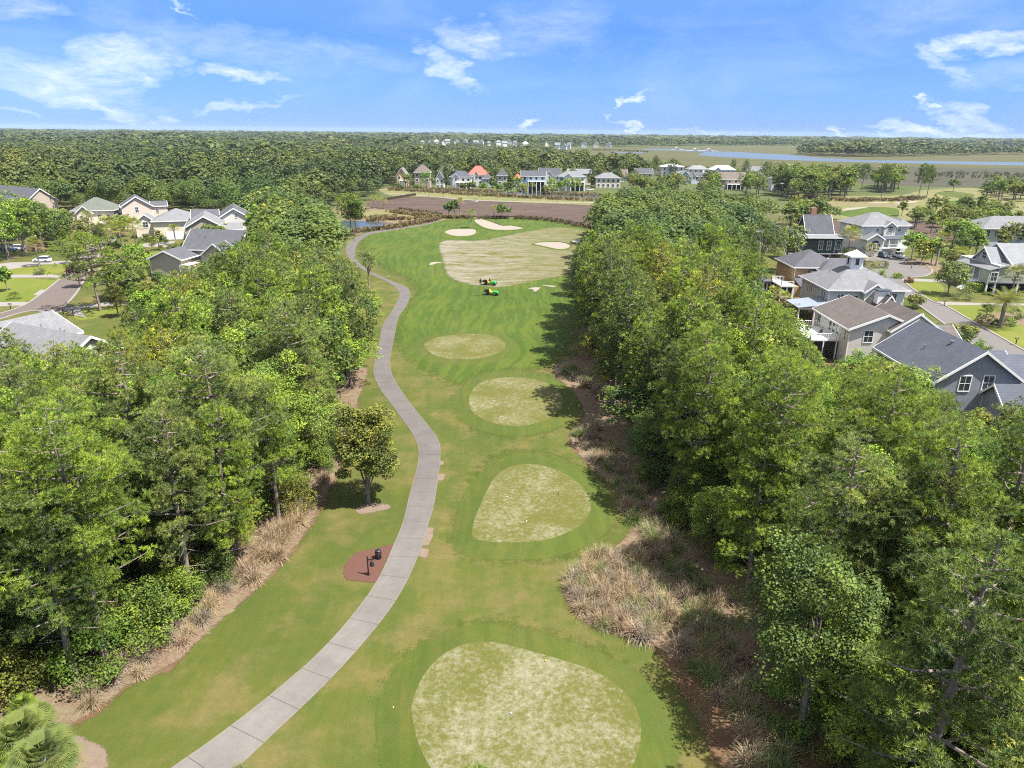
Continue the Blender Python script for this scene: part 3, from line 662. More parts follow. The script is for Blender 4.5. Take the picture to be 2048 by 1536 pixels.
def hip(roof, trim, x0, x1, y0, y1, z, rise, ov=.5, t=.12):
    X0, X1, Y0, Y1 = x0-ov, x1+ov, y0-ov, y1+ov; w, d = X1-X0, Y1-Y0
    if w >= d: a, b_ = (X0+d/2, (Y0+Y1)/2), (X1-d/2, (Y0+Y1)/2)
    else: a, b_ = ((X0+X1)/2, Y0+w/2), ((X0+X1)/2, Y1-w/2)
    zr = z+rise
    v = [(X0,Y0,z+t),(X1,Y0,z+t),(X1,Y1,z+t),(X0,Y1,z+t),(*a,zr),(*b_,zr),(X0,Y0,z),(X1,Y0,z),(X1,Y1,z),(X0,Y1,z)]
    if w >= d: f = [(0,1,5,4),(1,2,5),(2,3,4,5),(3,0,4)]
    else: f = [(0,1,4),(1,2,5,4),(2,3,5),(3,0,4,5)]
    roof.add(v, f+[(0,6,7,1),(1,7,8,2),(2,8,9,3),(3,9,6,0),(9,8,7,6)])
    for q in ((X0-.07,X1+.07,Y0-.07,Y0-.003),(X0-.07,X1+.07,Y1+.003,Y1+.07),(X0-.07,X0-.003,Y0-.003,Y1+.003),(X1+.003,X1+.07,Y0-.003,Y1+.003)): trim.box(*q, z-.1, z+t+.02)
def window(parent, face, u, z, w, h, plane, mun=1, arch=False, frame=M['trim'], pane=None, fw_=.12):
    """face F: y=plane looking -y, L: x=plane looking -x, R: x=plane looking +x, B: y=plane looking +y; u centre along the wall"""
    f = MB(); p = MB(); d = .07
    def bx(mb, a0, a1, z0, z1, o0, o1):
        if face == 'F': mb.box(u+a0, u+a1, plane-o1, plane-o0, z0, z1)
        elif face == 'B': mb.box(u+a0, u+a1, plane+o0, plane+o1, z0, z1)
        elif face == 'L': mb.box(plane-o1, plane-o0, u+a0, u+a1, z0, z1)
        else: mb.box(plane+o0, plane+o1, u+a0, u+a1, z0, z1)
    W2 = w/2
    bx(f, -W2-fw_, -W2, z-fw_, z+h+fw_, 0, d); bx(f, W2, W2+fw_, z-fw_, z+h+fw_, 0, d)
    bx(f, -W2, W2, z-fw_, z, 0, d+.03); bx(f, -W2, W2, z+h, z+h+fw_, 0, d)
    if mun:
        bx(f, -W2, W2, z+h/2-.03, z+h/2+.03, 0, d-.01)
        for k in range(1, mun+1):
            a = -W2+w*k/(mun+1); bx(f, a-.025, a+.025, z, z+h/2-.03, 0, d-.02); bx(f, a-.025, a+.025, z+h/2+.03, z+h, 0, d-.02)
    bx(p, -W2, W2, z, z+h, .005, .03)
    fo = f.build('window', frame, parent); p.build('pane', pane or M['glass'], fo)
    return fo
def railing(mb, pts, z, h=1.0, step=.35):
    for a, b_ in zip(pts, pts[1:]):
        a = Vector((*a, z)); b_ = Vector((*b_, z)); L = (b_-a).length; n = max(1, int(L/step))
        mb.bar(a+Vector((0,0,h)), b_+Vector((0,0,h)), .06, n=4); mb.bar(a+Vector((0,0,.12)), b_+Vector((0,0,.12)), .04, n=4)
        for i in range(n+1):
            q = a.lerp(b_, i/n); mb.bar(q, q+Vector((0,0,h)), .09 if i in (0, n) else .035, n=4)
class House:
    def __init__(s, label, x, y, rz, wall, roof, trim='trim', cat='house', group=None):
        s.e = empty('house', (x, y, 0), math.radians(rz)); tag(s.e, label, cat, group)
        s.w = MB(); s.r = MB(); s.t = MB(); s.wm, s.rm, s.tm = M['w_'+wall] if 'w_'+wall in M else M[wall], M[roof], M[trim]
    def block(s, x0, x1, y0, y1, z0, z1, kind=None, rise=2.5, ov=.45, corner=True):
        s.w.box(x0, x1, y0, y1, z0, z1)
        if corner:
            for cx, cy in ((x0, y0), (x1, y0), (x0, y1), (x1, y1)):
                ax = cx-.03 if cx == x0 else cx-.11; ay = cy-.03 if cy == y0 else cy-.11
                s.t.box(ax, ax+.14, ay, ay+.14, z0, z1-.02)
        if kind in ('x', 'y'): gable(s.r, s.w, s.t, x0, x1, y0, y1, z1, rise, kind, ov)
        elif kind == 'h': hip(s.r, s.t, x0, x1, y0, y1, z1, rise, ov)
        elif kind == 'f': s.t.box(x0-.2, x1+.2, y0-.2, y1+.2, z1+.003, z1+.2)
        return s
    def win(s, face, u, z, w, h, plane, mun=1, **k): window(s.e, face, u, z, w, h, plane, mun, **k); return s
    def part(s, name, mb, m): mb.build(name, M[m] if isinstance(m, str) else m, s.e); return s
    def done(s):
        s.w.build('wall', s.wm, s.e)
        if s.r.v: s.r.build('roof', s.rm, s.e)
        if s.t.v: s.t.build('trim', s.tm, s.e)
        return s.e
def steps(mb, x0, x1, y0, z0, y1, z1, n=8):
    for i in range(n):
        t = (i+.5)/n; yy = y0+(y1-y0)*t; zz = z0+(z1-z0)*(i+1)/n
        mb.box(x0, x1, min(yy-.16, yy+.16), max(yy-.16, yy+.16), zz-.12, zz)
def vent(h, x, y, z, r=.07, hh=.5):
    m = MB().bar((x, y, z), (x, y, z+hh), r, n=8); m.bar((x, y, z+hh+.001), (x, y, z+hh+.1), r*1.6, n=8); h.part('vent_pipe', m, 'steel')

# --- right side, near: slate-blue house
h = House('slate blue gabled house with blue shingle roof, nearest at the right edge', 54.6, 86.7, 0, 'blue', 'r_blue')
h.block(0, 11.2, 0, 15.2, 0, 6.3, 'y', 3.9, .5)
h.block(11.2, 20, 3.5, 12, 0, 5.2, 'x', 2.2, .4)
h.block(6.6, 16, -4.5, 0, 0, 4.6, 'x', 1.9, .5)
h.block(11.2, 17, 9.5, 16.5, 0, 4.6, 'x', 1.8, .4)
h.win('F', 3.9, 4.9, 1.35, 2.0, 0); h.win('F', 6.9, 5.1, 1.3, 1.85, 0)
vent(h, 2.6, 8, 8.2); vent(h, 4.6, 5.5, 9.6, .14, .4)
h.done()
# --- white clapboard house with deck
h = House('white clapboard house with brown roof and balcony, behind the slate blue house', 55.3, 112.8, 0, 'white', 'r_brown')
h.block(0, 11.6, 0, 14, 0, 6.2, 'y', 2.3, .5)
h.block(6.4, 14.4, -.9, 9, 0, 6.2, 'y', 2.7, .4)
h.block(8, 13, 9, 14, 0, 6.4, 'y', 3.3, .4)
h.block(14.4, 20, 3, 9, 0, 3.8, 'x', 1.5, .4)
h.block(13, 18.5, 10.5, 15, 0, 4.0, 'x', 1.6, .4)
h.win('F', 3.2, 3.9, 1.4, 1.9, 0); h.win('F', 7.4, 3.9, 1.1, 1.5, -.9)
for k in range(3): h.win('L', 4.2+k*1.5, 4.0, 1.0, 1.9, 0, 0)
h.win('L', 1.2, 3.9, .6, 1.6, 0, 0); h.win('L', 12, 4, 1.2, 1.8, 0)
p = MB()     # screened porch below the balcony
p.box(-5.0, -.003, 3, 12, 3.15, 3.4)
for yy in (3.1, 5.3, 7.5, 9.7, 11.9): p.bar((-4.9, yy, 0), (-4.9, yy, 3.15), .13, n=4)
for xx in (-2.6, -.4): p.bar((xx, 3.1, 0), (xx, 3.1, 3.15), .13, n=4)
p.box(-4.97, -4.83, 3, 12, 1.0, 1.12); h.part('porch', p, 'trim')
h.part('porch_screen', MB().box(-4.8, -.05, 3.25, 11.9, .05, 3.1), 'screen')
r_ = MB(); railing(r_, [(-.1, 11.9), (-4.9, 11.9), (-4.9, 3.1), (-.1, 3.1)], 3.4, 1.05); h.part('railing', r_, 'trim')
rr = MB(); rr.slab([(-7.2, 8.5, 2.6), (-5.05, 8.5, 3.3), (-5.05, 14.5, 3.3), (-7.2, 14.5, 2.6)], .15); h.part('porch_roof', rr, 'r_brown')
c = MB(); c.box(8.9, 10.9, 10.2, 11.5, 8, 10.3); h.part('chimney', c, 'trim'); c = MB(); c.box(8.7, 11.1, 10.0, 11.7, 10.303, 10.45); h.part('chimney_cap', c, 'r_blue')
vent(h, 10.6, 2.5, 8.2); vent(h, 7.2, 9.2, 8.6); vent(h, 3.4, 12.8, 8.4)
hw = h.done()
def patio_chair(x, y, rz, lab):
    e = empty('patio_chair', (x, y, 3.4), math.radians(rz)); tag(e, lab, 'chair', 'dark patio chairs on the white balcony')
    MB().box(-.3, .3, -.3, .3, .4, .47).build('seat', M['black'], e); MB().box(-.3, .3, .24, .31, .473, 1.0).build('backrest', M['black'], e)
    for a in (-.27, .27):
        for b_ in (-.27, .27): MB().bar((a, b_, 0), (a, b_, .4), .025, n=5).build('leg', M['black'], e)
patio_chair(53.2, 119.0, 200, 'dark patio chair on the white balcony, nearer the house wall')
patio_chair(51.6, 120.4, 20, 'dark patio chair on the white balcony, beside the far railing')
e = empty('patio_table', (52.3, 121.4, 3.4)); tag(e, 'dark patio table on the balcony of the white clapboard house', 'table')
MB().lathe([(.55, .70), (.55, .74)], 14).build('tabletop', M['black'], e)
for a in range(4): MB().bar((.4*math.cos(a*PI/2+.7), .4*math.sin(a*PI/2+.7), 0), (.3*math.cos(a*PI/2+.7), .3*math.sin(a*PI/2+.7), .7), .025, n=5).build('leg', M['black'], e)
# --- pale blue house with cupola
h = House('pale blue hip-roofed house with a white windowed cupola', 63.4, 140.5, 0, 'paleblue', 'r_grey')
h.block(0, 15.2, 0, 14, 0, 6.8, 'h', 4.1, .7)
h.block(6.6, 10.6, -1.4, 3, 0, 6.8, 'y', 1.5, .35)
h.win('F', 2.4, 3.9, 1.15, 2.0, 0); h.win('F', 5.3, 3.9, 1.1, 1.8, 0); h.win('F', 13.1, 4.3, 1.1, 1.9, 0)
for yy in (1.9, 2.9): h.win('L', yy, 4.2, .6, 1.8, 0, 0)
for yy in (8.4, 9.4, 10.4): h.win('L', yy, 4.3, .6, 1.5, 0, 0)
cb = MB(); cx, cy = 7.2, 6.6; cb.box(cx-1.25, cx+1.25, cy-1.25, cy+1.25, 9.6, 12.6); h.part('cupola', cb, 'trim')
h.win('F', cx, 10.9, .75, 1.3, cy-1.25, 0); h.win('L', cy, 10.9, .75, 1.3, cx-1.25, 0); h.win('R', cy, 10.9, .75, 1.3, cx+1.25, 0)
cr = MB(); ct = MB(); hip(cr, ct, cx-1.25, cx+1.25, cy-1.25, cy+1.25, 12.6, 1.3, .45); h.part('cupola_roof', cr, 'r_white'); h.part('cupola_trim', ct, 'trim')
pr = MB(); pr.slab([(-6.8, -2.5, 3.7), (-.05, -2.5, 4.5), (-.05, 4.5, 4.5), (-6.8, 4.5, 3.7)], .14); h.part('porch_roof', pr, 'r_metal')
pc = MB()
for (a, b_) in ((-6.4, -2.1), (-3.3, -2.1), (-6.4, 4.1), (-6.4, 1.0)): h.part('porch_column', MB().bar((a, b_, 0), (a, b_, 3.55), .16, n=6), 'trim')
pc.box(-6.6, -.3, -2.3, -2.1, 3.3, 3.5); h.part('porch_beam', pc, 'trim')
vent(h, 3.2, 8.5, 8.8); vent(h, 9.5, 5.0, 9.9)
h.done()
# --- tan house
h = House('tan stucco house with dark hip roof and corner balcony, behind the cupola house', 65.5, 162.3, 0, 'tan', 'r_dark')
h.block(0, 10.5, 2.2, 14, 0, 7.0, 'h', 3.3, .6)
h.block(5.2, 10.4, 0, 5, 0, 6.6, 'h', 2.2, .5)
h.block(10.5, 15, 5, 13, 0, 6.2, 'x', 1.8, .4)
h.block(-1.5, 8, -2.2, 2.1, 0, 3.4, None)
rr = MB(); rr.slab([(-.2, -2.7, 3.5), (8.3, -2.7, 3.5), (8.3, 2.15, 4.6), (-.2, 2.15, 4.6)], .15); h.part('lower_roof', rr, 'r_dark')
h.win('F', 7.6, 4.4, 1.2, 1.5, 0)
h.part('window_shadow_box', MB().box(3.2, 5.1, 1.0, 2.18, 4.7, 6.3), 'r_dark')
p = MB(); p.box(-4.6, -1.52, -2.4, 4.4, 3.3, 3.6)
for yy in (-2.2, 0, 2.1, 4.2): p.bar((-4.4, yy, 0), (-4.4, yy, 3.3), .16, n=4)
for xx in (-3.0, -1.7): p.bar((xx, -2.2, 0), (xx, -2.2, 3.3), .14, n=4)
p.box(-4.5, -1.6, -2.35, -2.22, .9, 1.05); h.part('porch', p, 'trim')
h.part('porch_screen', MB().box(-4.3, -1.6, -2.1, 4.2, .05, 3.25), 'screen')
r_ = MB(); railing(r_, [(-1.6, 4.2), (-4.4, 4.2), (-4.4, -2.2), (-1.6, -2.2)], 3.6, .95); h.part('railing', r_, 'trim')
sr = MB(); st_ = MB(); hip(sr, st_, -7.5, -4.5, 3.5, 9, 3.4, 1.0, .4); h.part('sunroom_roof', sr, 'r_dark'); h.w.box(-7.5, -4.5, 3.5, 9, 0, 3.4)
for k in range(3): h.win('F', -6.9+k*.9, 1.2, .55, 1.8, 3.5, 0)
h.done()
# --- dark green house on brick piers
x_, y_ = 80.5, 214.0
h = House('dark green house on brick piers with steep grey roof', x_, y_, 0, 'green', 'r_dark')
h.block(4, 15.6, 0, 8, 2.6, 7.2, None)
rb = MB(); rt_ = MB(); hip(rb, rt_, 3, 18.6, -.4, 9, 7.2, 1.3, .6); h.part('lower_roof', rb, 'r_grey'); h.part('eave_trim', rt_, 'trim')
h.block(7.2, 15, 1.5, 9, 7.3, 8.4, 'x', 4.8, .4)
h.block(15.6, 18.2, 1, 8, 2.6, 7.1, None)
for xx in (11.3, 13.8, 17): h.win('F', xx, 3.7, 1.15, 2.5, 0 if xx < 15 else 1, 1)
for xx in (5.4,): h.win('F', xx, 3.7, 1.0, 2.3, 0)
pb = MB()
for xx in (4.6, 8.0, 11.2, 14.6, 18): h.part('brick_pier', MB().box(xx-.35, xx+.35, .2, .9, 0, 2.6), 'brick')
h.part('lattice', MB().box(4.9, 18, 1.2, 1.3, .1, 2.5), 'wood'); h.part('porch_deck', MB().box(1, 18.4, -.15, .9, 2.35, 2.58), 'trim')
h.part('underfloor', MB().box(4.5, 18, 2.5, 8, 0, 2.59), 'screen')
h.part('chimney', MB().box(9.2, 10.8, 5.2, 6.6, 11, 15.3), 'brick'); h.done()
# --- big white house
h = House('big white two-storey house with grey hip roof and arched dormer window, by the cul-de-sac', 110.6, 229.0, 6, 'white', 'r_grey')
h.block(0, 15, 0, 13, 0, 9.0, 'h', 3.6, .7)
h.block(7.0, 10.6, -.9, 4, 0, 9.0, 'y', 1.3, .4)
h.block(15, 18.5, 4, 13, 0, 8.7, 'h', 1.9, .6)
h.block(.2, 5.4, -3.6, 0, 0, 5.4, 'y', 1.5, .5)
pr = MB(); pr.slab([(5.5, -2.8, 5.2), (14.5, -2.8, 5.2), (14.5, -.02, 6.3), (5.5, -.02, 6.3)], .15); h.part('porch_roof', pr, 'r_blue')
for xx in (6.3, 8.2, 11.2, 14.2): h.part('porch_column', MB().bar((xx, -2.5, 2.5), (xx, -2.5, 5.1), .2, n=8), 'trim')
h.part('porch_floor', MB().box(5.5, 14.5, -2.8, -.02, 2.2, 2.5), 'trim')
rl = MB(); railing(rl, [(8.2, -2.6), (14.4, -2.6)], 2.5, .95); h.part('railing', rl, 'trim')
h.win('F', 8.8, 6.9, 1.7, 1.2, -.9, 3); h.win('F', 5.2, 7.2, .9, .9, 0); h.win('F', 12.6, 7.2, .9, .9, 0)
n = 12
def arch(x, y, z, a, b_):
    f_ = MB(); f_.add([(x, y, z)]+[(x+a*math.cos(PI*i/n), y, z+b_*math.sin(PI*i/n)) for i in range(n+1)], [(0, i+2, i+1) for i in range(n)]); h.part('arched_window', f_, 'glass')
arch(8.8, -1.0, 8.3, .95, .65)
for xx in (1.5, 2.8, 4.1): h.win('F', xx, 1.8, .95, 2.1, -3.6)
arch(2.8, -3.7, 4.2, 1.3, .7)
h.part('door', MB().box(6.2, 7.2, -.08, -.003, 2.5, 4.7), 'wood')
h.part('garage_opening', MB().box(10.0, 14.0, -.15, -.005, .05, 2.15), 'screen')
for yy in (1.5, 3, 6, 9.5): h.win('R', yy, 5.2, .9, 2.0, 15 if yy < 4 else 18.5, 0)
st_ = MB(); steps(st_, 8.4, 10.2, -7.0, 0, -3.0, 2.4, 9); h.part('stairs', st_, 'concrete')
h.done()
# --- grey-green raised house on the right edge
h = House('grey green raised house with pale shingle roof and white porch at the right edge', 117.6, 171.5, 0, 'sage', 'r_light')
h.block(0, 22, 0, 16, 2.4, 6.6, None)
gable(h.r, h.w, h.t, 4.0, 30, .6, 15.5, 6.6, 4.2, 'x', .6)
gable(h.r, h.w, h.t, .6, 9.5, 3.5, 11.5, 6.6, 3.3, 'x', .5)
h.win('L', 7.5, 7.2, 1.6, 1.6, .6, 1)
pr = MB(); pr.slab([(-2.6, -.5, 5.6), (2.5, -.5, 6.9), (2.5, 13.5, 6.9), (-2.6, 13.5, 5.6)], .14); h.part('porch_roof', pr, 'r_grey')
pc = MB()
for yy in (3.3, 5.8, 8.3, 10.8, 13.2): h.part('porch_column', MB().bar((-2.3, yy, 2.4), (-2.3, yy, 5.5), .14, n=6), 'trim')
pc.box(-2.5, -.01, 2.8, 13.4, 2.1, 2.38); h.part('porch_floor', pc, 'trim')
rl = MB(); railing(rl, [(-2.3, 5.8), (-2.3, 13.2)], 2.4, .9); h.part('railing', rl, 'trim')
h.w.box(-2.4, -.01, -.3, 2.8, 2.4, 5.5)
h.win('F', -1.1, 3.0, 1.5, 2.0, -.3, 1); h.win('F', 4.5, 3.6, 1.2, 1.6, 0)
st_ = MB()
for i in range(9): st_.box(-2.6-.36*(i+1), -2.6-.36*i, 3.3, 5.9, 2.3-.26*(i+1)-.0, 2.3-.26*i)
h.part('stairs', st_, 'trim')
pp = MB()
for (a, b_) in ((-2.2, 0), (-2.2, 2.6), (0, -.0+.3), (5.5, .3), (11, .3), (17, .3)): h.part('pier', MB().box(a-.2, a+.2, b_-.2, b_+.2, 0, 2.39), 'trim')
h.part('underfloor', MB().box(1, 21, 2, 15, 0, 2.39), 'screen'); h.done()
h = House('white house with grey hip roof half hidden by trees, behind the grey green raised house', 161.5, 248.5, 0, 'paleblue', 'r_grey')
h.block(0, 26, 0, 14, 0, 6.2, 'h', 3.6, .8)
for k in range(3): h.win('F', 2+k*3, 3.6, 1.2, 2.0, 0)
h.done()
h = House('house with grey roof mostly hidden among pines left of the dark green house', 76.0, 232.0, 0, 'beige', 'r_dark')
h.block(0, 12, 0, 10, 0, 6.5, 'h', 3, .6); h.win('F', 3, 3.6, 1.2, 1.8, 0); h.win('F', 7, 3.6, 1.2, 1.8, 0); h.done()
# --- left side
h = House('grey-roofed single-storey house among the left woods, nearest on the left', -88.5, 104.5, -24, 'white', 'r_grey')
h.block(0, 13, 0, 14, 0, 4.6, 'y', 2.6, .5)
h.block(10, 27, 1, 11, 0, 4.6, 'x', 2.9, .5)
for xx in (14, 17, 22): h.win('F', xx, 1.4, 1.3, 1.7, 1)
vent(h, 15, 7, 7.2); vent(h, 20, 6.6, 7.2); h.done()
h = House('light grey gabled house with charcoal roof beside the left woods', -88.0, 180.0, -8, 'grey', 'r_dark')
h.block(-4.6, 4.0, 0, 12, 0, 4.9, 'y', 1.9, .5)
h.block(0, 15, 8, 19, 0, 6.4, 'x', 4.2, .5)
h.block(8.5, 15, 2.5, 8, 0, 6.0, 'y', 2.6, .4)
h.block(4.0, 6.5, -1, 4, 0, 3.6, None)
h.part('skylight', MB().box(-3.4, -2.2, 3, 4.2, 5.75, 6.02), 'glass'); vent(h, 5, 11, 8.6, .1, .8); h.done()
h = House('beige gabled house with grey roof behind the charcoal-roofed house', -101.5, 222.5, 20, 'beige', 'r_grey')
h.block(0, 11.0, 0, 16, 0, 7.2, 'y', 3.2, .5)
h.block(11.0, 16.5, .5, 9, 0, 6.2, 'x', 1.4, .5)
h.win('F', 4.6, 4.6, .9, 1.3, 0); h.win('F', 12.5, 3.8, 1.1, 2.0, .5); h.done()
h = House('cream house with wide grey roof and white garage door', -122.4, 245.0, 20, 'cream', 'r_grey')
h.block(0, 14, 0, 15, 0, 6.2, 'h', 3.6, .6)
h.block(-6, 0, 5, 12, 0, 5.9, 'y', 2.2, .5)
h.win('F', 6, 3.5, 1.1, 1.8, 0); h.part('garage_door', MB().box(3.5, 9, -.1, -.004, .05, 2.7), 'trim')
for yy in (2, 5): h.win('L', yy, 3.6, 1.2, 1.8, 0)
h.win('F', -3, 3.8, 1.6, 1.8, 5); vent(h, 4, 6, 9.8, .1, .7); h.done()
h = House('white gable-ended house with dark roof behind the beige gabled house', -98.5, 240.5, 20, 'white', 'r_dark')
h.block(0, 10.5, 0, 16, 0, 7.9, 'y', 3.2, .5)
h.block(-8, 0, 5, 15, 0, 7.0, 'x', 3.0, .5); h.win('F', 6, 8.2, .8, 1.0, 0); h.done()
h = House('pinkish white two-storey house with dark gable roof and row of upper windows', -146.5, 271.5, 28, 'pink', 'r_dark')
h.block(0, 10.2, 0, 10, 0, 8.5, 'y', 3.3, .5)
h.block(10.2, 15.5, 3, 9, 0, 8.0, 'x', 1.4, .4)
h.win('F', 5, 6.2, 1.1, 1.8, 0); h.win('F', 5.4, 2.4, 1.0, 1.2, 0); h.win('F', 12, 5.4, .9, 1.4, 3)
for yy in (1.6, 4.6, 7.8): h.win('L', yy, 5.9, 1.5, 1.7, 0)
pr = MB(); pr.slab([(-3.4, -.3, 4.4), (-.02, -.3, 5.6), (-.02, 10, 5.6), (-3.4, 10, 4.4)], .14); h.part('porch_roof', pr, 'r_dark')
pc = MB()
for yy in (0, 3.2, 6.5, 9.7): h.part('porch_column', MB().bar((-3.1, yy, 1.5), (-3.1, yy, 4.3), .15, n=6), 'trim')
pc.box(-3.3, -.02, -.2, 9.9, 1.2, 1.5); h.part('porch_floor', pc, 'trim')
st_ = MB()
for i in range(6): st_.box(-3.4-.4*(i+1), -3.4-.4*i, 1, 3.4, 1.2-.2*(i+1), 1.35-.2*i)
h.part('stairs', st_, 'trim'); h.done()
h = House('off-white house with sage green hip roof left of the pinkish house', -164.5, 270.0, 14, 'cream', 'r_green')
h.block(0, 14, 0, 13, 0, 6.8, 'h', 4.4, .6)
h.block(2, 7, -2, 2, 0, 6.4, 'y', 2.2, .5)
h.win('F', 3.5, 3.6, .9, 1.6, -2); h.win('F', 5.5, 3.6, .9, 1.6, -2)
for xx in (9, 12): h.win('F', xx, 3.6, 1.0, 1.7, 0)
rl = MB(); railing(rl, [(8, -2), (14.5, -2)], 2.6, .9); rl.box(8, 14.6, -2.1, -.02, 2.3, 2.6); h.part('balcony', rl, 'trim'); h.done()
h = House('beige gabled house with slate roof at the far left behind oaks', -203.0, 296.0, -30, 'beige', 'r_dark')
h.block(-22, 9, 0, 12, 0, 8.0, 'x', 4.6, .5)
h.win('R', 6, 5.6, 1.0, 1.6, 9); h.done()
h = House('white house corner at the left edge beside the shaded driveway', -160.0, 197.0, 0, 'white', 'r_dark')
h.block(0, 10.5, 0, 6, 0, 6, 'y', 2.0, .4); h.win('F', 8, 3, 1.1, 1.6, 0); h.done()
# --- far row of houses across the marsh, measured from the photograph
def far_house(label, uL, uR, vb, ve, vr, wall, roof, kind='h', dep=.8, porch=False, wins=3, gbl=None, chim=False, piers=False, storeys=2):
    y = P((uL+uR)/2, vb).y
    x0, _ = PY(uL, vb, y); x1, _ = PY(uR, vb, y)
    um = (uL+uR)/2
    ze = PY(um, ve, y)[1]; w = x1-x0; d = max(6, w*dep)
    yr = y+d/2 if kind != 'y' else y
    zr = PY(um, vr, yr)[1]; rise = max(1.2, zr-ze); zb = 0
    hh = House(label, x0, y, 0, wall, roof, group='far houses across the marsh')
    hh.block(0, w, 0, d, 0, ze, kind, rise, .6, corner=w > 10)
    ws = min(1.5, w/(wins*2+1)); 
    for s_ in range(storeys):
        zz = ze-2.6-3.2*s_
        if zz < .8: break
        for i in range(wins):
            if porch and s_ == 1: continue
            hh.win('F', w*(i+.5)/wins, zz, ws, 1.7, 0, 0, fw_=.2)
    if porch:
        zt = ze-3.6; pm = MB()
        pm.box(w*.25, w*.98, -2.4, -.02, zt, zt+.3)
        for i in range(5): xx = w*(.27+.7*i/4); pm.bar((xx, -2.2, 0), (xx, -2.2, zt), .22, n=6)
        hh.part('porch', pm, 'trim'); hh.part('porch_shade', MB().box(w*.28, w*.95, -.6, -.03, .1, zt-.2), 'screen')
    if gbl:
        a, b_, gz = gbl; hh.block(w*a, w*b_, -1.2, 3, 0, ze-.02, 'y', gz, .4)
        hh.win('F', w*(a+b_)/2, ze-2.4, 1.2, 1.6, -1.2, 0, fw_=.2)
    if chim: hh.part('chimney', MB().box(w*.7, w*.7+1.3, d*.4, d*.4+1.3, ze, ze+rise+1.6), 'trim')
    hh.done(); return (uL, uR, min(vr, ve), vb, y)
FARBOX = []
for a in [
 ('narrow tan gabled house with white porch, leftmost of the far row', 794,815,375,350,336,'tan','r_grey','y',1.2,True,2),
 ('beige house with dark windows and brown hip roof, second in the far row', 830,860,376,345,329,'beige','r_tan','h',.8,False,3),
 ('white gable-fronted house between trees, left of the dark-roofed house', 872,888,378,357,343,'white','r_dark','y',1.3,False,2),
 ('teal house with large grey hip roof behind the far row', 876,917,366,341.5,331,'teal','r_green','h',.6,False,4),
 ('white house with low grey roof and front gable, left of the red-roofed house', 901,942,378,354,342,'white','r_blue','h',.6,True,4,(.12,.42,2.0)),
 ('white house with bright red metal roof', 936,975,373,350,331.5,'white','r_red','h',.75,False,4,(.3,.55,3.0)),
 ('small grey house with bay windows beside the red-roofed house', 966,983,374,357,346,'lightblue','r_dark','h',.8,False,3),
 ('dark-roofed narrow house with white stairs, right of the small grey house', 995,1014,376,351,335,'grey','r_dark','h',.9,False,2),
 ('long pale blue house with white columned porch', 1043,1090,386,351,341.5,'lightblue','r_dark','x',.45,True,4),
 ('pale house with blue front gable and grey roof, behind the columned house', 1078,1120,372,350,336,'white','r_dark','x',.5,False,4,(.3,.65,3.0)),
 ('white hip-roofed house behind round-topped trees', 1117,1169,382,353,342,'white','r_grey','h',.6,True,5,(.2,.5,2.0)),
 ('cream house with long grey ridge roof, behind the round-topped trees', 1136,1181,370,346,338,'cream','r_grey','x',.6,False,5),
 ('cream two-storey house with grey hip roof at the edge of the right woods', 1192,1240,376,356,345,'cream','r_grey','h',.7,False,5),
 ('white gabled house with dormer beside the cream two-storey house', 1222,1254,364,351,339,'white','r_tan','x',.7,False,3,(.3,.55,1.6)),
 ('cream and blue house high behind the dark pines', 1001,1030,335,320,308.5,'cream','r_tan','h',.7,False,3),
 ('white house with pale roof left of the tall dark pines', 922,951,326,315,309,'white','r_light','h',.7,False,4),
 ('pale grey house between pines behind the blue-gabled house', 1092,1111,339,328,323,'paleblue','r_light','h',.8,False,3),
 ('off-white house between pines left of the second red roof', 1110,1138,339,332,326,'cream','r_light','h',.7,False,4),
 ('blue house with small red roof near the salt marsh', 1174,1195,341,328.5,321.5,'lightblue','r_red','h',.8,False,3),
 ('white gable-fronted house right of the small red roof', 1203,1224,338,330,321,'white','r_grey','y',1.0,False,2),
 ('low grey hip-roofed house with two white chimneys by the salt marsh', 1224,1256,341,331,324.5,'paleblue','r_light','h',.6,False,4,None,True),
 ('house with plain slate roof just above the right woods', 1271,1304,361,346.5,337,'grey','r_dark','x',.7,False,3),
 ('house with white metal roof beside a tall round pine', 1323,1367,352,334,327.5,'white','r_white','h',.7,False,4),
 ('grey house with white dormers left of the tan brick house', 1378,1417,368,352,344.5,'paleblue','r_dark','x',.6,False,4,(.1,.3,2.0),True),
 ('low house with pale tan hip roof by the salt marsh', 1376,1416,350,338.5,330.5,'cream','r_light','h',.6,False,4),
 ('pale teal gabled house behind the round pine', 1361,1377,368,350,341,'teal','r_metal','y',1.0,False,2),
 ('light blue house with white metal roof by the salt marsh', 1421,1470,354,340,330.5,'lightblue','r_white','h',.5,False,5,(.12,.4,2.2)),
 ('tan brick house with arched ground floor and long balcony', 1439,1489,379,358,344.5,'beige','r_tan','x',.6,True,4),
 ('white roofline house with dormer behind the tan brick house', 1494,1524,352,341,333,'paleblue','r_grey','x',.7,False,3,(.65,.95,1.5)),
 ('white house with two-level porch among pines, rightmost of the far row', 1542,1574,381,357,350,'white','r_grey','h',.7,True,3),
 ('house with red-edged roof mostly hidden behind dark trees', 1027,1043,375,357,347,'white','r_red','h',.8,False,2)]:
    FARBOX.append(far_house(*a))
rgf = random.Random(5)
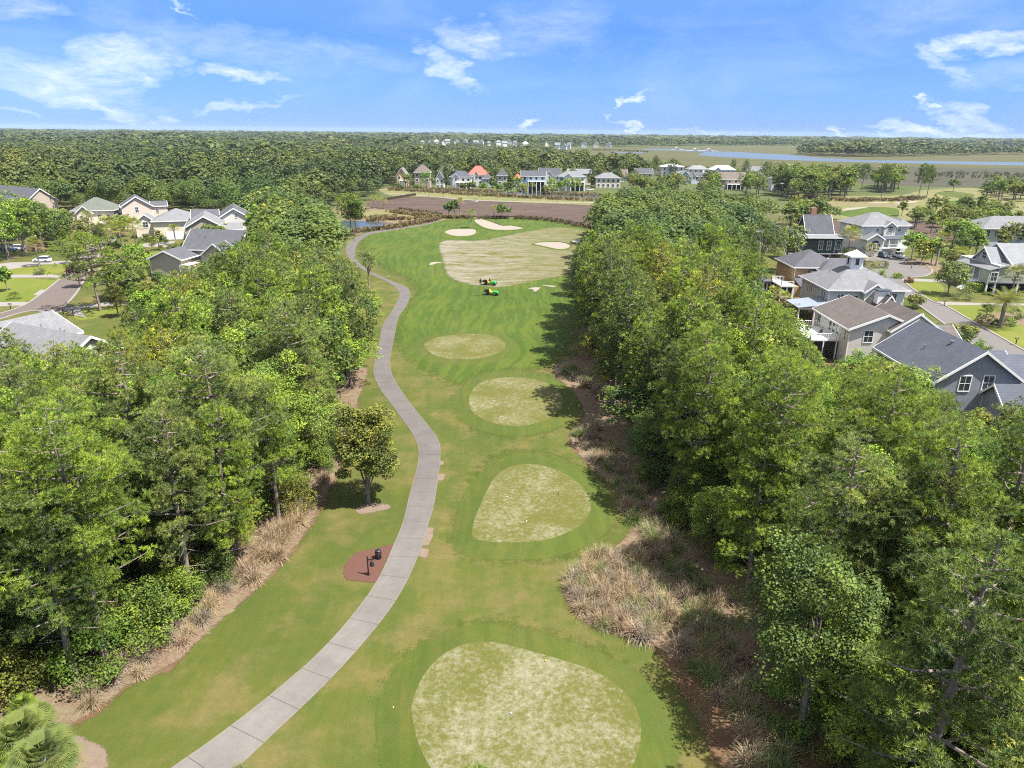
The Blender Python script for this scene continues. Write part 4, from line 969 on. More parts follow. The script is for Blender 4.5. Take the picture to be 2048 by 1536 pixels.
for (u, v, w) in ((860,285,6),(873,286,9),(895,284,9),(912,286,8),(930,284,8),(951,287,9),(962,286,8),(978,289,6),(998,287,10),(1010,289,9),(1018,285,8),(1030,288,8),(1052,291,10),(1115,294,9),(1128,297,9),(1138,293,6),(1168,291,11),(1192,291,9),(1217,291,9),(735,287,6),(620,302,6),(1094,290,6),(844,288,7),(888,290,7)):
    y = P(u, v+4.5).y; x, _ = PY(u, v, y); ww = w*y/FPX; nm_ = 'white house' if w < 9 else 'wide white house'; pl_ = 'left of the bunch' if u < 800 else ('above the red roof' if u < 1000 else ('above the dark pines' if u < 1070 else 'near the salt marsh'))
    hh = House('tiny %s far off in the woods, %s' % (nm_, pl_), x-ww/2, y, rgf.uniform(-20, 20), rgf.choice(['white', 'white', 'paleblue', 'cream']), rgf.choice(['r_light', 'r_white', 'r_grey']), group='tiny white houses far off in the woods')
    zt = PY(u, v, y)[1]; hh.block(0, ww, 0, ww*.7, 0, max(10, zt), rgf.choice(['h', 'x', 'y']), 4.5, .8, corner=False)
    hh.done()
# ------------------------------------------------------------------ plants: mesh generators
def unit(a): return a/np.maximum(np.linalg.norm(a, axis=-1, keepdims=True), 1e-9)
def blades(C0, D, n, ln, wd, spread, rg, droop=0.0, kite=.55):
    N = len(C0); c = np.repeat(C0, n, 0); d = unit(np.repeat(D, n, 0) + rg.normal(0, spread, (N*n, 3)))
    L = ln*rg.uniform(.7, 1.25, (N*n, 1)); side = unit(np.cross(d, np.array([0, 0, 1.0])+rg.normal(0, .42, (N*n, 3))))*wd/2
    tip = c+d*L; tip[:, 2] -= droop*L[:, 0]; mid = c+d*L*kite
    return np.stack([c, mid+side, tip, mid-side], 1)
def leaves(C0, R0, n, size, rg, flat=.75):
    """n leaf quads on and in each clump of radius R0"""
    N = len(C0); u = unit(rg.normal(0, 1, (N, n, 3))); r = rg.uniform(.45, 1.0, (N, n, 1))**.6
    pos = C0[:, None, :] + u*r*R0[:, None, None]*np.array([1, 1, flat])
    nrm = unit(u + rg.normal(0, .55, u.shape) + np.array([0, 0, .95]))
    a = unit(np.cross(nrm, rg.normal(0, 1, u.shape))); b = np.cross(nrm, a)
    s = size*rg.uniform(.65, 1.3, (N, n, 1))
    q = np.stack([pos-a*s*.5, pos-b*s*.34, pos+a*s*.5, pos+b*s*.34], 2)
    return q.reshape(-1, 4, 3)
def pine_skeleton(rg, H=18.0, R=3.9, z0=.40, nb=34, open_=0.0):
    """branches (start, end) and needle clumps of a loblolly-like pine"""
    br = []; cl = []; bend = rg.normal(0, .5, 2)
    def ax(z): t = z/H; return np.array([bend[0]*t*t, bend[1]*t*t, z])
    for i in range(nb):
        t = ((i+.5)/nb)**.95; z = H*(z0+(.96-z0)*t); a = i*2.4+rg.uniform(-.4, .4)
        prof = (1-t**2.6)**.6*(.55+.45*min(1, t/.25+.35))
        L = max(.7, R*prof*rg.uniform(.62, 1.12)); rise = L*rg.uniform(.12, .42)*(1 if t > .2 else .5)
        s = ax(z); e = s+np.array([math.cos(a)*L, math.sin(a)*L, rise]); br.append((s, e, L))
        fr = [1.0]+([.68] if L > 1.4 else [])+([.42] if L > 2.4 and not open_ else [])
        for f in fr:
            c = s+(e-s)*f; side = np.array([-math.sin(a), math.cos(a), 0])
            k = 2 if (f < 1 and L > 2.0) or rg.random() < .35 else 1
            for q in range(k): cl.append((c+side*(rg.uniform(-.95, .95) if k > 1 else rg.uniform(-.3, .3))+np.array([0, 0, rg.uniform(-.1, .35)]), rg.uniform(.45, .85)*(1 if f == 1 else .9)))
    cl.append((ax(H*.985), .8)); return br, cl, ax
def pine_meshes(name, seed, lod, open_=0.0, H=18.0, R=3.9, z0=.40):
    rg = np.random.default_rng(seed); br, cl, ax = pine_skeleton(rg, H, R, z0, [50, 46, 36][lod], open_)
    C0 = np.array([c for c, r in cl]); R0 = np.array([r for c, r in cl])
    nt, nbl, ln, wd = [(16, 22, .27, .028), (6, 14, .42, .075), (4, 9, .68, .16)][lod]
    N = len(C0); u = unit(rg.normal(0, 1, (N, nt, 3))+np.array([0, 0, .35])); 
    pos = C0[:, None]+u*R0[:, None, None]*np.array([1, 1, .62])*rg.uniform(.5, 1, (N, nt, 1))
    rad = C0*np.array([1, 1, 0]); rad = unit(rad+1e-6)[:, None]*.35
    d = unit(u*.8+rad+np.array([0, 0, .55])); tn = rg.random((N, nt))*.35+rg.random((N, 1))*.65
    V = blades(pos.reshape(-1, 3), d.reshape(-1, 3), nbl, ln, wd, .62, rg)
    tone = np.repeat(tn.reshape(-1), nbl)*.8+rg.random(len(V))*.2
    crown = np_mesh(name+'_crown', V, tone, M['needles'])
    mb = MB(); ks = [0, .15, .35, .55, .75, .9, 1.0]; n = [8, 6, 5][lod]
    rgp = rg.normal(0, .06, (7, 2))
    mb.tube([ax(H*k)*1.0+np.array([rgp[i, 0], rgp[i, 1], 0])-np.array([0, 0, .3 if i == 0 else 0]) for i, k in enumerate(ks)], [.30, .24, .20, .16, .11, .06, .02], n)
    for i, (s, e, L) in enumerate(br):
        if lod == 2 and i % 2: continue
        m_ = (s+e)/2-np.array([0, 0, .08*L]); mb.tube([s, m_, e], [.035+.018*L, .03+.008*L, .015], [5, 4, 3][lod])
    if lod < 2:   # dead snags below the crown
        for i in range(9 if lod == 0 else 4):
            z = H*rg.uniform(.1, max(.15, z0+.05)); a = rg.uniform(0, 6.28); L = rg.uniform(.6, 2.0); s = ax(z)
            mb.tube([s, s+np.array([math.cos(a)*L, math.sin(a)*L, rg.uniform(-.3, .3)])], [.04, .012], 4)
    return mb.mesh(name+'_trunk', M['bark']), crown
def broad_meshes(name, seed, lod, H=12.0, R=4.0, z0=.22, dens=1.0, leafsz=1.0, trunk='bark', lean=0.0, mt='leaves'):
    rg = np.random.default_rng(seed); N = int([130, 105, 60][lod]*dens); Hc = H*(1-z0)/2; cz = H*z0+Hc
    u = unit(rg.normal(0, 1, (N, 3))); u[:, 2] = np.where(u[:, 2] < -.55, -u[:, 2], u[:, 2])
    lob = 1+.22*np.sin(u[:, 0]*5+seed)+.18*np.sin(u[:, 1]*6+seed*2)
    r = rg.uniform(.35, 1, (N, 1))**.5*lob[:, None]
    C0 = u*r*np.array([R*.84, R*.84, Hc*.88])+np.array([0, 0, cz]); R0 = rg.uniform(.55, 1.0, N)*(R/4)**.5*1.05
    nl, sz = [(150, .17), (42, .33), (20, .62)][lod]
    V = leaves(C0, R0, nl, sz*leafsz, rg); tone = np.repeat(rg.random(N), nl)*.68+rg.random(len(V))*.32
    crown = np_mesh(name+'_crown', V, tone, M[mt])
    mb = MB(); tr = .022*H; top = np.array([lean, 0, H*.62])
    mb.tube([np.array([0, 0, -.2]), np.array([lean*.2, .05, H*z0*.9]), top*.75, top], [tr, tr*.8, tr*.5, tr*.2], [8, 6, 5][lod])
    for i in rg.choice(N, [26, 14, 7][lod], replace=False):
        s = np.array([lean*.3, 0, rg.uniform(H*z0*.8, H*.5)]); m_ = (s+C0[i])/2+np.array([0, 0, .12*R]); mb.tube([s, m_, C0[i]], [tr*.38, tr*.22, .015], [5, 4, 3][lod])
    return mb.mesh(name+'_trunk', M[trunk]), crown
def shrub_mesh(name, seed, H=2.6, R=1.7, lod=0, sz=.16, mt='leaves'):
    rg = np.random.default_rng(seed); N = [42, 24, 14][lod]; u = unit(rg.normal(0, 1, (N, 3))); u[:, 2] = abs(u[:, 2])
    C0 = u*rg.uniform(.3, 1, (N, 1))**.5*np.array([R*.8, R*.8, H*.75])+np.array([0, 0, H*.12]); R0 = rg.uniform(.3, .6, N)*R/1.7
    nl = [170, 44, 18][lod]; V = leaves(C0, R0, nl, sz*[1, 1.4, 2.6][lod], rg); tone = np.repeat(rg.random(N), nl)*.5+rg.random(len(V))*.5
    return np_mesh(name, V, tone, M[mt])
def hedge_mesh(name, seed, x, y, z, sz=.09, ball=False, n=4500):
    rg = np.random.default_rng(seed); p = rg.uniform(-1, 1, (n, 3))
    if ball: p = unit(p)
    else:
        k = rg.integers(0, 3, n); s = np.sign(rg.uniform(-1, 1, n)); p[np.arange(n), k] = s
    p = p*np.array([x/2, y/2, z/2])+np.array([0, 0, z/2]); nrm = unit(p-np.array([0, 0, z/2])+rg.normal(0, .3, p.shape)*min(x, z)*.4)
    a = unit(np.cross(nrm, rg.normal(0, 1, p.shape))); b = np.cross(nrm, a); s = sz*rg.uniform(.7, 1.3, (n, 1)); p = p+rg.normal(0, .03, p.shape)
    return np_mesh(name, np.stack([p-a*s, p-b*s*.7, p+a*s, p+b*s*.7], 1), rg.random(n), M['leaves'])
def tuft_mesh(name, seed, n=260, L=1.15, w=.035, spread=.62, mt='straw', segs=3):
    rg = np.random.default_rng(seed); a = rg.uniform(0, 2*PI, n); til = np.abs(rg.normal(0, spread, n))+.08; ln = L*rg.uniform(.55, 1.15, n)
    base = rg.normal(0, .13*L, (n, 2)); out = np.stack([np.cos(a), np.sin(a), np.zeros(n)], 1); sd = np.stack([-np.sin(a), np.cos(a), np.zeros(n)], 1)*w/2
    Q = []; p = np.concatenate([base, np.zeros((n, 1))], 1)
    for k in range(segs):
        th = til*(1+.95*k); d = out*np.sin(th)[:, None]+np.array([0, 0, 1])*np.cos(th)[:, None]; q = p+d*(ln/segs)[:, None]; q[:, 2] = np.maximum(q[:, 2], .02)
        w0, w1 = 1-k/segs*.8, 1-(k+1)/segs*.8; Q.append(np.stack([p-sd*w0, p+sd*w0, q+sd*w1, q-sd*w1], 1)); p = q
    return np_mesh(name, np.concatenate(Q), np.tile(rg.random(n), segs), M[mt])
def frond_fan(rg, base, az, tilt, L, n=18, w=.07):
    """a sabal leaf: stalk plus a fan of drooping segments"""
    d = np.array([math.cos(az)*math.sin(tilt), math.sin(az)*math.sin(tilt), math.cos(tilt)]); hub = base+d*L*.55
    side = unit(np.cross(d, np.array([0, 0, 1.0])+1e-3)); Q = [np.stack([base-side*.02, base+side*.02, hub+side*.02, hub-side*.02])]
    for k in range(n):
        f = (k/(n-1)-.5)*2.9; q = unit(d*math.cos(f)+side*math.sin(f)); ll = L*.55*(1-.25*abs(f)/1.45)*rg.uniform(.9, 1.1)
        s2 = unit(np.cross(q, np.cross(side, d)))*w/2; m_ = hub+q*ll*.55+np.array([0, 0, .02]); t = hub+q*ll-np.array([0, 0, ll*.32])
        Q.append(np.stack([hub, m_+s2, t, m_-s2]))
    return np.stack(Q)
def sabal_meshes(name, seed, H=7.0, L=1.9, nf=34, old=.15, seg=18):
    rg = np.random.default_rng(seed); Q = []; T = []
    for i in range(nf):
        t = i/nf; f = frond_fan(rg, np.array([0, 0, H-.1]), i*2.4, .25+1.75*t, L*rg.uniform(.85, 1.1), seg, L*(.045 if seg < 20 else .022)); Q.append(f); T += [(.99 if t > 1-old else .25+.6*rg.random())]*len(f)
    cr = np_mesh(name+'_fronds', np.concatenate(Q), np.array(T), M['palm'])
    mb = MB(); mb.tube([(0, 0, -.2), (.05, .03, H*.35), (-.03, .02, H*.7), (0, 0, H)], [.24, .19, .19, .26], 9)
    return mb.mesh(name+'_trunk', M['palebark']), cr
def date_meshes(name, seed, H=4.0, L=3.4, nf=46):
    rg = np.random.default_rng(seed); Q = []; T = []
    for i in range(nf):
        az = i*2.4; tl = .2+1.35*(i/nf); out = np.array([math.cos(az), math.sin(az), 0]); pts = []; p = np.array([0, 0, H]); n = 9; th = tl
        for k in range(n+1):
            pts.append(p.copy()); p = p+(out*math.sin(th)+np.array([0, 0, math.cos(th)]))*L/n; th += .13
        sd = np.array([-math.sin(az), math.cos(az), 0]); tn = .2+.7*rg.random()
        for k in range(n):
            a, b = pts[k], pts[k+1]; Q.append(np.stack([a-sd*.02, a+sd*.02, b+sd*.015, b-sd*.015])); T.append(tn)
            if k < 1: continue
            for s in (-1, 1):
                for j in range(4):
                    c = a+(b-a)*j/4; ll = L*.20*(1-abs(k/n-.45)); q = unit(sd*s*.9+(b-a)/np.linalg.norm(b-a)*.55+np.array([0, 0, .15])); e_ = c+q*ll-np.array([0, 0, ll*.2])
                    w = (b-a)/np.linalg.norm(b-a)*.028; Q.append(np.stack([c-w, c+w, e_+w*.3, e_-w*.3])); T.append(tn*.8+.2*rg.random())
    cr = np_mesh(name+'_fronds', np.stack(Q), np.array(T), M['palm'])
    mb = MB(); mb.tube([(0, 0, -.2), (0, 0, H*.5), (0, 0, H*.9), (0, 0, H+.1)], [.42, .36, .40, .30], 10)
    return mb.mesh(name+'_trunk', M['bark']), cr
M['palm'] = foliage_mat('palm_fronds', .3, (1.5, 1.3, .85), dead=.04)
# ------------------------------------------------------------------ plants: prototypes
PINE = [[pine_meshes('pine%d%d' % (l, k), 10*l+k, l, R=3.5+.35*(k % 3), z0=([.14, .24, .34, .18, .28] if l == 0 else [.24, .32, .40, .28, .36])[k % 5]) for k in range([5, 5, 4][l])] for l in range(3)]
BROAD = [[broad_meshes('broad%d%d' % (l, k), 50+10*l+k, l, R=3.7+.3*k) for k in range([3, 4, 3][l])] for l in range(3)]
SHRUB = [shrub_mesh('shrub%d' % k, 90+k, sz=.085) for k in range(4)]; SHRUBM = [shrub_mesh('shrubm%d' % k, 95+k, lod=1) for k in range(3)]
SABAL = [sabal_meshes('sabal%d' % k, 120+k, H=6+k) for k in range(3)]
GREENS = {'bright green': (0.1374, 0.2079, 0.0421), 'yellow-green': (0.1821, 0.2128, 0.0464), 'dark green': (0.0813, 0.1286, 0.0379), 'grey-green': (0.1262, 0.1707, 0.0633), 'fresh green': (0.1289, 0.2251, 0.0379), 'olive green': (0.1428, 0.1683, 0.0464)}
def put_tree(kind, meshes, x, y, s, rz, col, label, cat, group=None, sx=1.0, parts=('trunk', 'crown')):
    o = empty(kind, (x, y, 0), rz, s); o.scale = (s*sx, s*sx, s); tag(o, label, cat, group)
    for nme, me in zip(parts, meshes):
        c = bpy.data.objects.new(nme, me); COL.objects.link(c); c.parent = o; c.color = (*col, 1)
    return o
# ------------------------------------------------------------------ woods
def inpoly(u, v, poly):
    c = False; n = len(poly); j = n-1
    for i in range(n):
        if (poly[i][1] > v) != (poly[j][1] > v) and u < (poly[j][0]-poly[i][0])*(v-poly[i][1])/(poly[j][1]-poly[i][1])+poly[i][0]: c = not c
        j = i
    return c
def wp(l): return [(P(u, v).x, P(u, v).y) for u, v in l]
WOODL = wp([(0,1460),(70,1425),(140,1385),(240,1315),(330,1262),(420,1188),(515,1115),(590,1020),(645,935),(688,850),(716,775),(742,712),(752,660),(728,605),(688,560),(652,515),(622,482),(585,470)])+[(-92,262),(-84,262),(-80,225),(-74,200),(-70,165),(-60,130),(-56,112),(-58,100),(-70,94),(-86,100),(-110,100),(-90,40),(-45,22)]
WOODR = [(17,27),(18.5,40),(19.5,52),(15.5,60),(14.5,72),(15,84),(13.5,96),(12.5,112),(13.5,135),(15,158),(17,190),(24,225),(30,262),(38,292),(82,292),(92,262),(74,232),(70,205),(60,190),(50,176),(49,150),(47,128),(47,112),(53,112),(55,98),(54,84),(62,80),(80,70),(60,40),(42,24)]
FORLEFT = [(-600,440),(0,437),(110,441),(200,433),(340,436),(480,448),(560,436),(600,430),(640,422),(700,406),(735,404),(755,392),(770,383),(790,372),(1240,372),(1290,358),(1270,343),(1180,338),(1130,318),(1100,306),(1110,300),(1150,295.5),(1400,291.5),(1800,292),(2700,296),(2700,250),(-600,250)]
PENIN = [(1592,309),(1640,312.5),(1760,314),(1900,312),(1925,311),(2000,310),(2048,310),(2600,312),(2600,300),(1800,297),(1640,301)]
CLG = [(0,1560),(60,1475),(110,1440),(190,1400),(280,1345),(345,1262),(400,1245),(450,1180),(520,1110),(610,1025),(655,950),(668,890),(695,800),(700,745),(745,700),(768,650),(776,600),(760,560),(712,545),(676,505),(672,480),(668,440),(690,415),(760,388),(1190,384),(1188,430),(1165,480),(1150,520),(1135,560),(1135,600),(1118,640),(1120,690),(1108,730),(1170,750),(1205,800),(1230,880),(1290,960),(1320,1010),(1330,1060),(1400,1140),(1440,1200),(1420,1280),(1480,1400),(1520,1480),(1480,1700),(0,1700)]
CLR = [(1600,395),(1650,405),(1610,440),(1596,462),(1560,515),(1522,535),(1518,565),(1560,605),(1600,645),(1610,690),(1660,705),(1720,698),(1790,700),(1840,742),(1900,780),(1955,812),(2000,805),(2060,790),(2300,800),(2300,395)]
CLN = [(-200,385),(110,392),(130,405),(320,405),(440,408),(495,430),(492,468),(440,490),(388,505),(345,545),(310,600),(240,622),(175,650),(190,690),(110,682),(60,672),(0,648),(-200,690)]
rw = np.random.default_rng(77)
cand = []
def clear_ok(x, y, h, r, loose=False):
    cz = h*.7
    for (px, pz) in ((x, h), (x-r*.8, cz), (x+r*.8, cz), (x, cz), (x-r*.5, h*.9), (x+r*.5, h*.9), (x, h*.45)):
        u, v = proj(px, y, pz)
        if inpoly(u, v, CLG) and (not loose): return False
        if y < 235 and inpoly(u, v, CLR): return False
        if y < 290 and inpoly(u, v, CLN): return False
        if y < 520:
            for (a, b_, t, bt, yy) in FARBOX:
                if y < yy and a-2 < u < b_+2 and t+1 < v < bt-3: return False
    return True
def scatter(s, test, hlo, hhi, ymin, ymax, xmin=-9e9, xmax=9e9, big=1.0):
    out = []; y = ymin
    while y < ymax:
        k = .80*y+70; x = max(-k, xmin)
        while x < min(k, xmax):
            px, py = x+rw.uniform(-.42, .42)*s, y+rw.uniform(-.42, .42)*s; h = rw.uniform(hlo, hhi)
            if test(px, py): out.append((px, py, h))
            x += s
        y += s*.92
    return out
inL = lambda x, y: inpoly(x, y, WOODL); inR = lambda x, y: inpoly(x, y, WOODR)
HSB = []
for o in list(COL.objects):
    if o.get('category') == 'house':
        for c in o.children:
            if c.name.startswith('wall'):
                mw = Matrix.Translation(o.location) @ Matrix.Rotation(o.rotation_euler.z, 4, 'Z')
                q = [mw @ Vector(b_) for b_ in c.bound_box]; HSB.append((mw.inverted(), min(b_[0] for b_ in c.bound_box)-2, max(b_[0] for b_ in c.bound_box)+2, min(b_[1] for b_ in c.bound_box)-2, max(b_[1] for b_ in c.bound_box)+2))
def nohouse(x, y):
    for m_, a, b_, c, d in HSB:
        q = m_ @ Vector((x, y, 0))
        if a < q.x < b_ and c < q.y < d: return False
    return True
def edge_d(x, y, side):
    if side == 'left':
        xe = np.interp(y, [30, 40, 45, 55, 70, 95, 130, 170, 230, 290], [-27, -25, -24, -21, -20, -22, -27, -38, -58, -68]); return xe-x
    xe = np.interp(y, [27, 52, 60, 72, 96, 112, 158, 225, 292], [17, 19.5, 15.5, 14.5, 13.5, 12.5, 15, 24, 38]); return x-xe
def fit(L, r):
    out = []
    for (x, y, h) in L:
        for k in (1, .84, .68, .54, .42):
            if clear_ok(x, y, h*k, r*max(.5, k)): out.append((x, y, h*k)); break
    return out
near = fit(scatter(5.1, lambda x, y: (inL(x, y) or inR(x, y)) and nohouse(x, y), 14.5, 20.5, 24, 300), 3.3)
def infar(x, y):
    u, v = proj(x, y, 0)
    return -260 < u < 2300 and (inpoly(u, v, FORLEFT) or inpoly(u, v, PENIN)) and nohouse(x, y)
farA = [t for t in scatter(7.2, infar, 12, 19, 262, 700) if clear_ok(t[0], t[1], t[2], 3.6)]
young = [t for t in scatter(5.4, lambda x, y: (inL(x, y) or inR(x, y)) and nohouse(x, y) and (edge_d(x, y, 'left') < 9 if x < -8 else edge_d(x, y, 'right') < 8), 5.0, 9.5, 26, 230) if clear_ok(t[0], t[1], t[2], 1.6)]
items = []
for (x, y, h) in near+farA+young:
    left = x < -10
    pn = .72 if y < 200 else .62
    if not left and 150 < y < 300: pn = .8
    kind = 'pine' if rw.random() < pn else 'broad'
    if h < 9.6: kind = 'broad' if rw.random() < .62 else 'pine'
    elif kind == 'broad': h *= .78
    items.append((x, y, h, kind))
items.sort(key=lambda t: (t[0]**2+t[1]**2)/t[2])
def where(x, y, side):
    lv = [(46, 'by the nearest tee'), (60, 'by the red mulch bed'), (72, 'by the second tee'), (88, 'by the path bend'), (108, 'by the third tee'), (130, 'by the farthest tee'), (152, 'by the striped fairway'), (185, 'by the utility carts'), (230, 'by the worn fairway'), (285, 'by the bunkers'), (400, 'by the brown marsh'), (9e9, 'beyond the brown marsh')]
    return next(b for a, b in lv if y < a)
TONES_P = ['bright green', 'yellow-green', 'dark green', 'grey-green', 'bright green', 'bright green', 'grey-green']; TONES_B = ['fresh green', 'dark green', 'olive green', 'bright green', 'dark green']
cnt = {'pine': 0, 'broad': 0}; rest = []
for (x, y, h, kind) in items:
    if cnt[kind] >= (330 if kind == 'pine' else 290): rest.append((x, y, h, kind)); continue
    cnt[kind] += 1; d = math.hypot(x, y); lod = 0 if d < 78 else (1 if d < 190 else 2)
    side = 'left' if x < -8 else 'right'
    tl = (TONES_P if kind == 'pine' else TONES_B); tn = tl[int(rw.integers(len(tl)))]
    if side == 'right' and y > 130 and kind == 'pine': tn = ['bright green', 'bright green', 'dark green'][int(rw.integers(3))]
    if side == 'right' and y < 90 and kind == 'pine': tn = ['grey-green', 'bright green', 'bright green', 'bright green', 'dark green'][int(rw.integers(5))]
    c = np.array(GREENS[tn])*rw.uniform(.88, 1.14)
    e_ = edge_d(x, y, side); row = 'edge row' if e_ < 4.5 else ('second row' if e_ < 11 else ('deep inside' if e_ < 22 else 'houses side'))
    sz = 'tall' if h > 17.5 else ('mid-height' if h > (15 if kind == 'pine' else 12) else ('low' if h > 9.6 else 'young'))
    lb = '%s %s %s, %s woods %s, %s' % (sz, tn, 'pine' if kind == 'pine' else 'leafy tree', side, where(x, y, side), row)
    if kind == 'pine': P_ = PINE[lod]; H0 = 18
    else: P_ = BROAD[lod]; H0 = 12
    put_tree('pine_tree' if kind == 'pine' else 'woodland_tree', P_[int(rw.integers(len(P_)))], x, y, h/H0, rw.uniform(0, 6.28), c, lb, 'tree', '%s woods %s' % (side, 'pines' if kind == 'pine' else 'leafy trees'), rw.uniform(.92, 1.12)*(1 if h > 10 else 1.35))
# the far woods: nobody could count them, one mass
def template(kind, seed, n, size):
    rg = np.random.default_rng(seed)
    if kind == 'pine':
        u = unit(rg.normal(0, 1, (n, 3))); u[:, 2] = np.abs(u[:, 2])*1.1-.25; p = u*rg.uniform(.6, 1, (n, 1))*np.array([.21, .21, .30])+np.array([0, 0, .66])
    else:
        u = unit(rg.normal(0, 1, (n, 3))); u[:, 2] = np.abs(u[:, 2])*1.2-.4; p = u*rg.uniform(.65, 1, (n, 1))*np.array([.30, .30, .40])+np.array([0, 0, .55])
    nr = unit(u+rg.normal(0, .5, u.shape)+np.array([0, 0, .5])); a = unit(np.cross(nr, rg.normal(0, 1, u.shape))); b = np.cross(nr, a); s = size*rg.uniform(.6, 1.3, (n, 1))
    return np.stack([p-a*s, p-b*s*.6, p+a*s, p+b*s*.6], 1), rg.random(n)
def far_mass(name, pts, nq, size, label, wide=1.0, groups=None):
    rg = np.random.default_rng(5)
    by = {}
    for (x, y, h, k) in pts: by.setdefault(int(rg.integers(3)) if k == 'pine' else 3+int(rg.integers(3)), []).append((x, y, h))
    V = []; T = []
    for k, L in by.items():
        tv, tt = template('pine' if k < 3 else 'broad', 300+k, nq, size); A = np.array(L); th = rg.uniform(0, 6.28, len(A)); ws = rg.uniform(.75, 1.7, len(A)); c, s = np.cos(th), np.sin(th)
        X = tv[None]*A[:, 2][:, None, None, None]*np.stack([ws*wide, ws*wide, np.ones(len(A))], 1)[:, None, None, :]; x2 = X[..., 0]*c[:, None, None]-X[..., 1]*s[:, None, None]+A[:, 0][:, None, None]; y2 = X[..., 0]*s[:, None, None]+X[..., 1]*c[:, None, None]+A[:, 1][:, None, None]
        V.append(np.stack([x2, y2, X[..., 2]], -1).reshape(-1, 4, 3)); T.append((tt[None]*.25+rg.random((len(A), 1))**1.3*.75).reshape(-1))
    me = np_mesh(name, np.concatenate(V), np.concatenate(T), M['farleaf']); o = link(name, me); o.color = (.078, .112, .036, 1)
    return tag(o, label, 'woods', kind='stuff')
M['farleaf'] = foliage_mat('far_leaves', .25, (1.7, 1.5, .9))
rn = [t for t in rest if t[1] < 330]; rf_ = [t for t in rest if t[1] >= 330]
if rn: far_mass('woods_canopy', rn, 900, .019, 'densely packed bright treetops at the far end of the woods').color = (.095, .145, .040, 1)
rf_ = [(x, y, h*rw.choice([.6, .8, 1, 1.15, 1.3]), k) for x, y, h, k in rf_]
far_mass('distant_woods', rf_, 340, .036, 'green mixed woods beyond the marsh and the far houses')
def ptest(x, y):
    u, v = proj(x, y, 0); return -200 < u < 2250 and (inpoly(u, v, FORLEFT) or inpoly(u, v, PENIN)) and nohouse(x, y)
def mk(L): return [(x, y, h*rw.choice([.62, .8, 1, 1.12, 1.25], p=[.15, .25, .3, .2, .1]), 'pine' if rw.random() < .45 else 'broad') for x, y, h in L]
def thin(L):    # a looser belt with gaps in the far left woods
    return [t for t in L]
def lowtown(L):   # small garden trees between the tiny white houses, so their roofs show
    out = []
    for (x, y, h, k) in L:
        u, v = proj(x, y, 0)
        if 815 < u < 1215 and 1050 < y < 2250: h *= .42
        out.append((x, y, h*(.8+.3*math.sin(x*.011+1.3)*math.sin(y*.006)+.12*math.sin(x*.043)), k))
    return out
_mk = mk; mk = lambda L: lowtown(_mk(L))
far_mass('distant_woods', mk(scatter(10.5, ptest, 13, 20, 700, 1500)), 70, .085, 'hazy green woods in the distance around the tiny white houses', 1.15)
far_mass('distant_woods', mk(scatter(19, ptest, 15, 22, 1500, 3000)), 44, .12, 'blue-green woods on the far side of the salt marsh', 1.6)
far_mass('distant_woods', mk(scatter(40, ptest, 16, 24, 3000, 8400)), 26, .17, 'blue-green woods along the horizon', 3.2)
# ------------------------------------------------------------------ understory and grass clumps beside the woods
def put_mesh(name, me, x, y, s, rz, col, label, cat, group=None, sz=1.0):
    o = link(name, me); o.location = (x, y, 0); o.rotation_euler = (0, 0, rz); o.scale = (s, s, s*sz); o.color = (*col, 1); return tag(o, label, cat, group)
rs = np.random.default_rng(9)
def ring_label(kind, x, y):
    side = 'left' if x < -8 else 'right'; return side, where(x, y, side)
un = [t for t in scatter(3.7, lambda x, y: (inL(x, y) or inR(x, y)) and nohouse(x, y), 2.2, 5.2, 26, 150)]
un = [t for t in un if clear_ok(t[0], t[1], t[2], 1.2)]
un.sort(key=lambda t: t[0]**2+t[1]**2); un = un[:330]
for (x, y, h) in un:
    side = 'left' if x < -8 else 'right'; tn = ['fresh green', 'dark green', 'olive green', 'bright green', 'yellow-green'][int(rs.integers(5))]
    e_ = edge_d(x, y, side); row = 'at the grass edge' if e_ < 5 else ('front trunks' if e_ < 12 else 'deep inside')
    me = SHRUB[int(rs.integers(4))] if math.hypot(x, y) < 85 else SHRUBM[int(rs.integers(3))]
    put_mesh('understory_shrub', me, x, y, h/2.4, rs.uniform(0, 6.28), np.array(GREENS[tn])*rs.uniform(.6, .85), '%s %s shrub, %s woods %s, %s' % ('big' if h > 3.2 else ('middling' if h > 2.3 else 'low'), tn, side, where(x, y, side), row), 'shrub', '%s woods undergrowth' % side)
TUFT = [tuft_mesh('grass_clump%d' % k, 200+k) for k in range(4)]; TUFTM = [tuft_mesh('grass_clumpm%d' % k, 210+k, 110, 1.15, .08) for k in range(3)]
STRAWC = {'straw-coloured': (0.3379, 0.2534, 0.1577), 'grey-tan': (0.2760, 0.2253, 0.1690), 'greenish tan': (0.2253, 0.2309, 0.1014), 'pinkish tan': (0.3492, 0.2478, 0.1746), 'green-hearted': (0.1690, 0.2140, 0.0676)}
def place_in(px, py, poly):
    xs = [p[0] for p in poly]; ys = [p[1] for p in poly]; a = (px-min(xs))/(max(xs)-min(xs)); c = (py-min(ys))/(max(ys)-min(ys))
    return ('near ' if c < .33 else ('far ' if c > .66 else 'mid '))+('left' if a < .33 else ('right' if a > .66 else 'middle'))+' part'
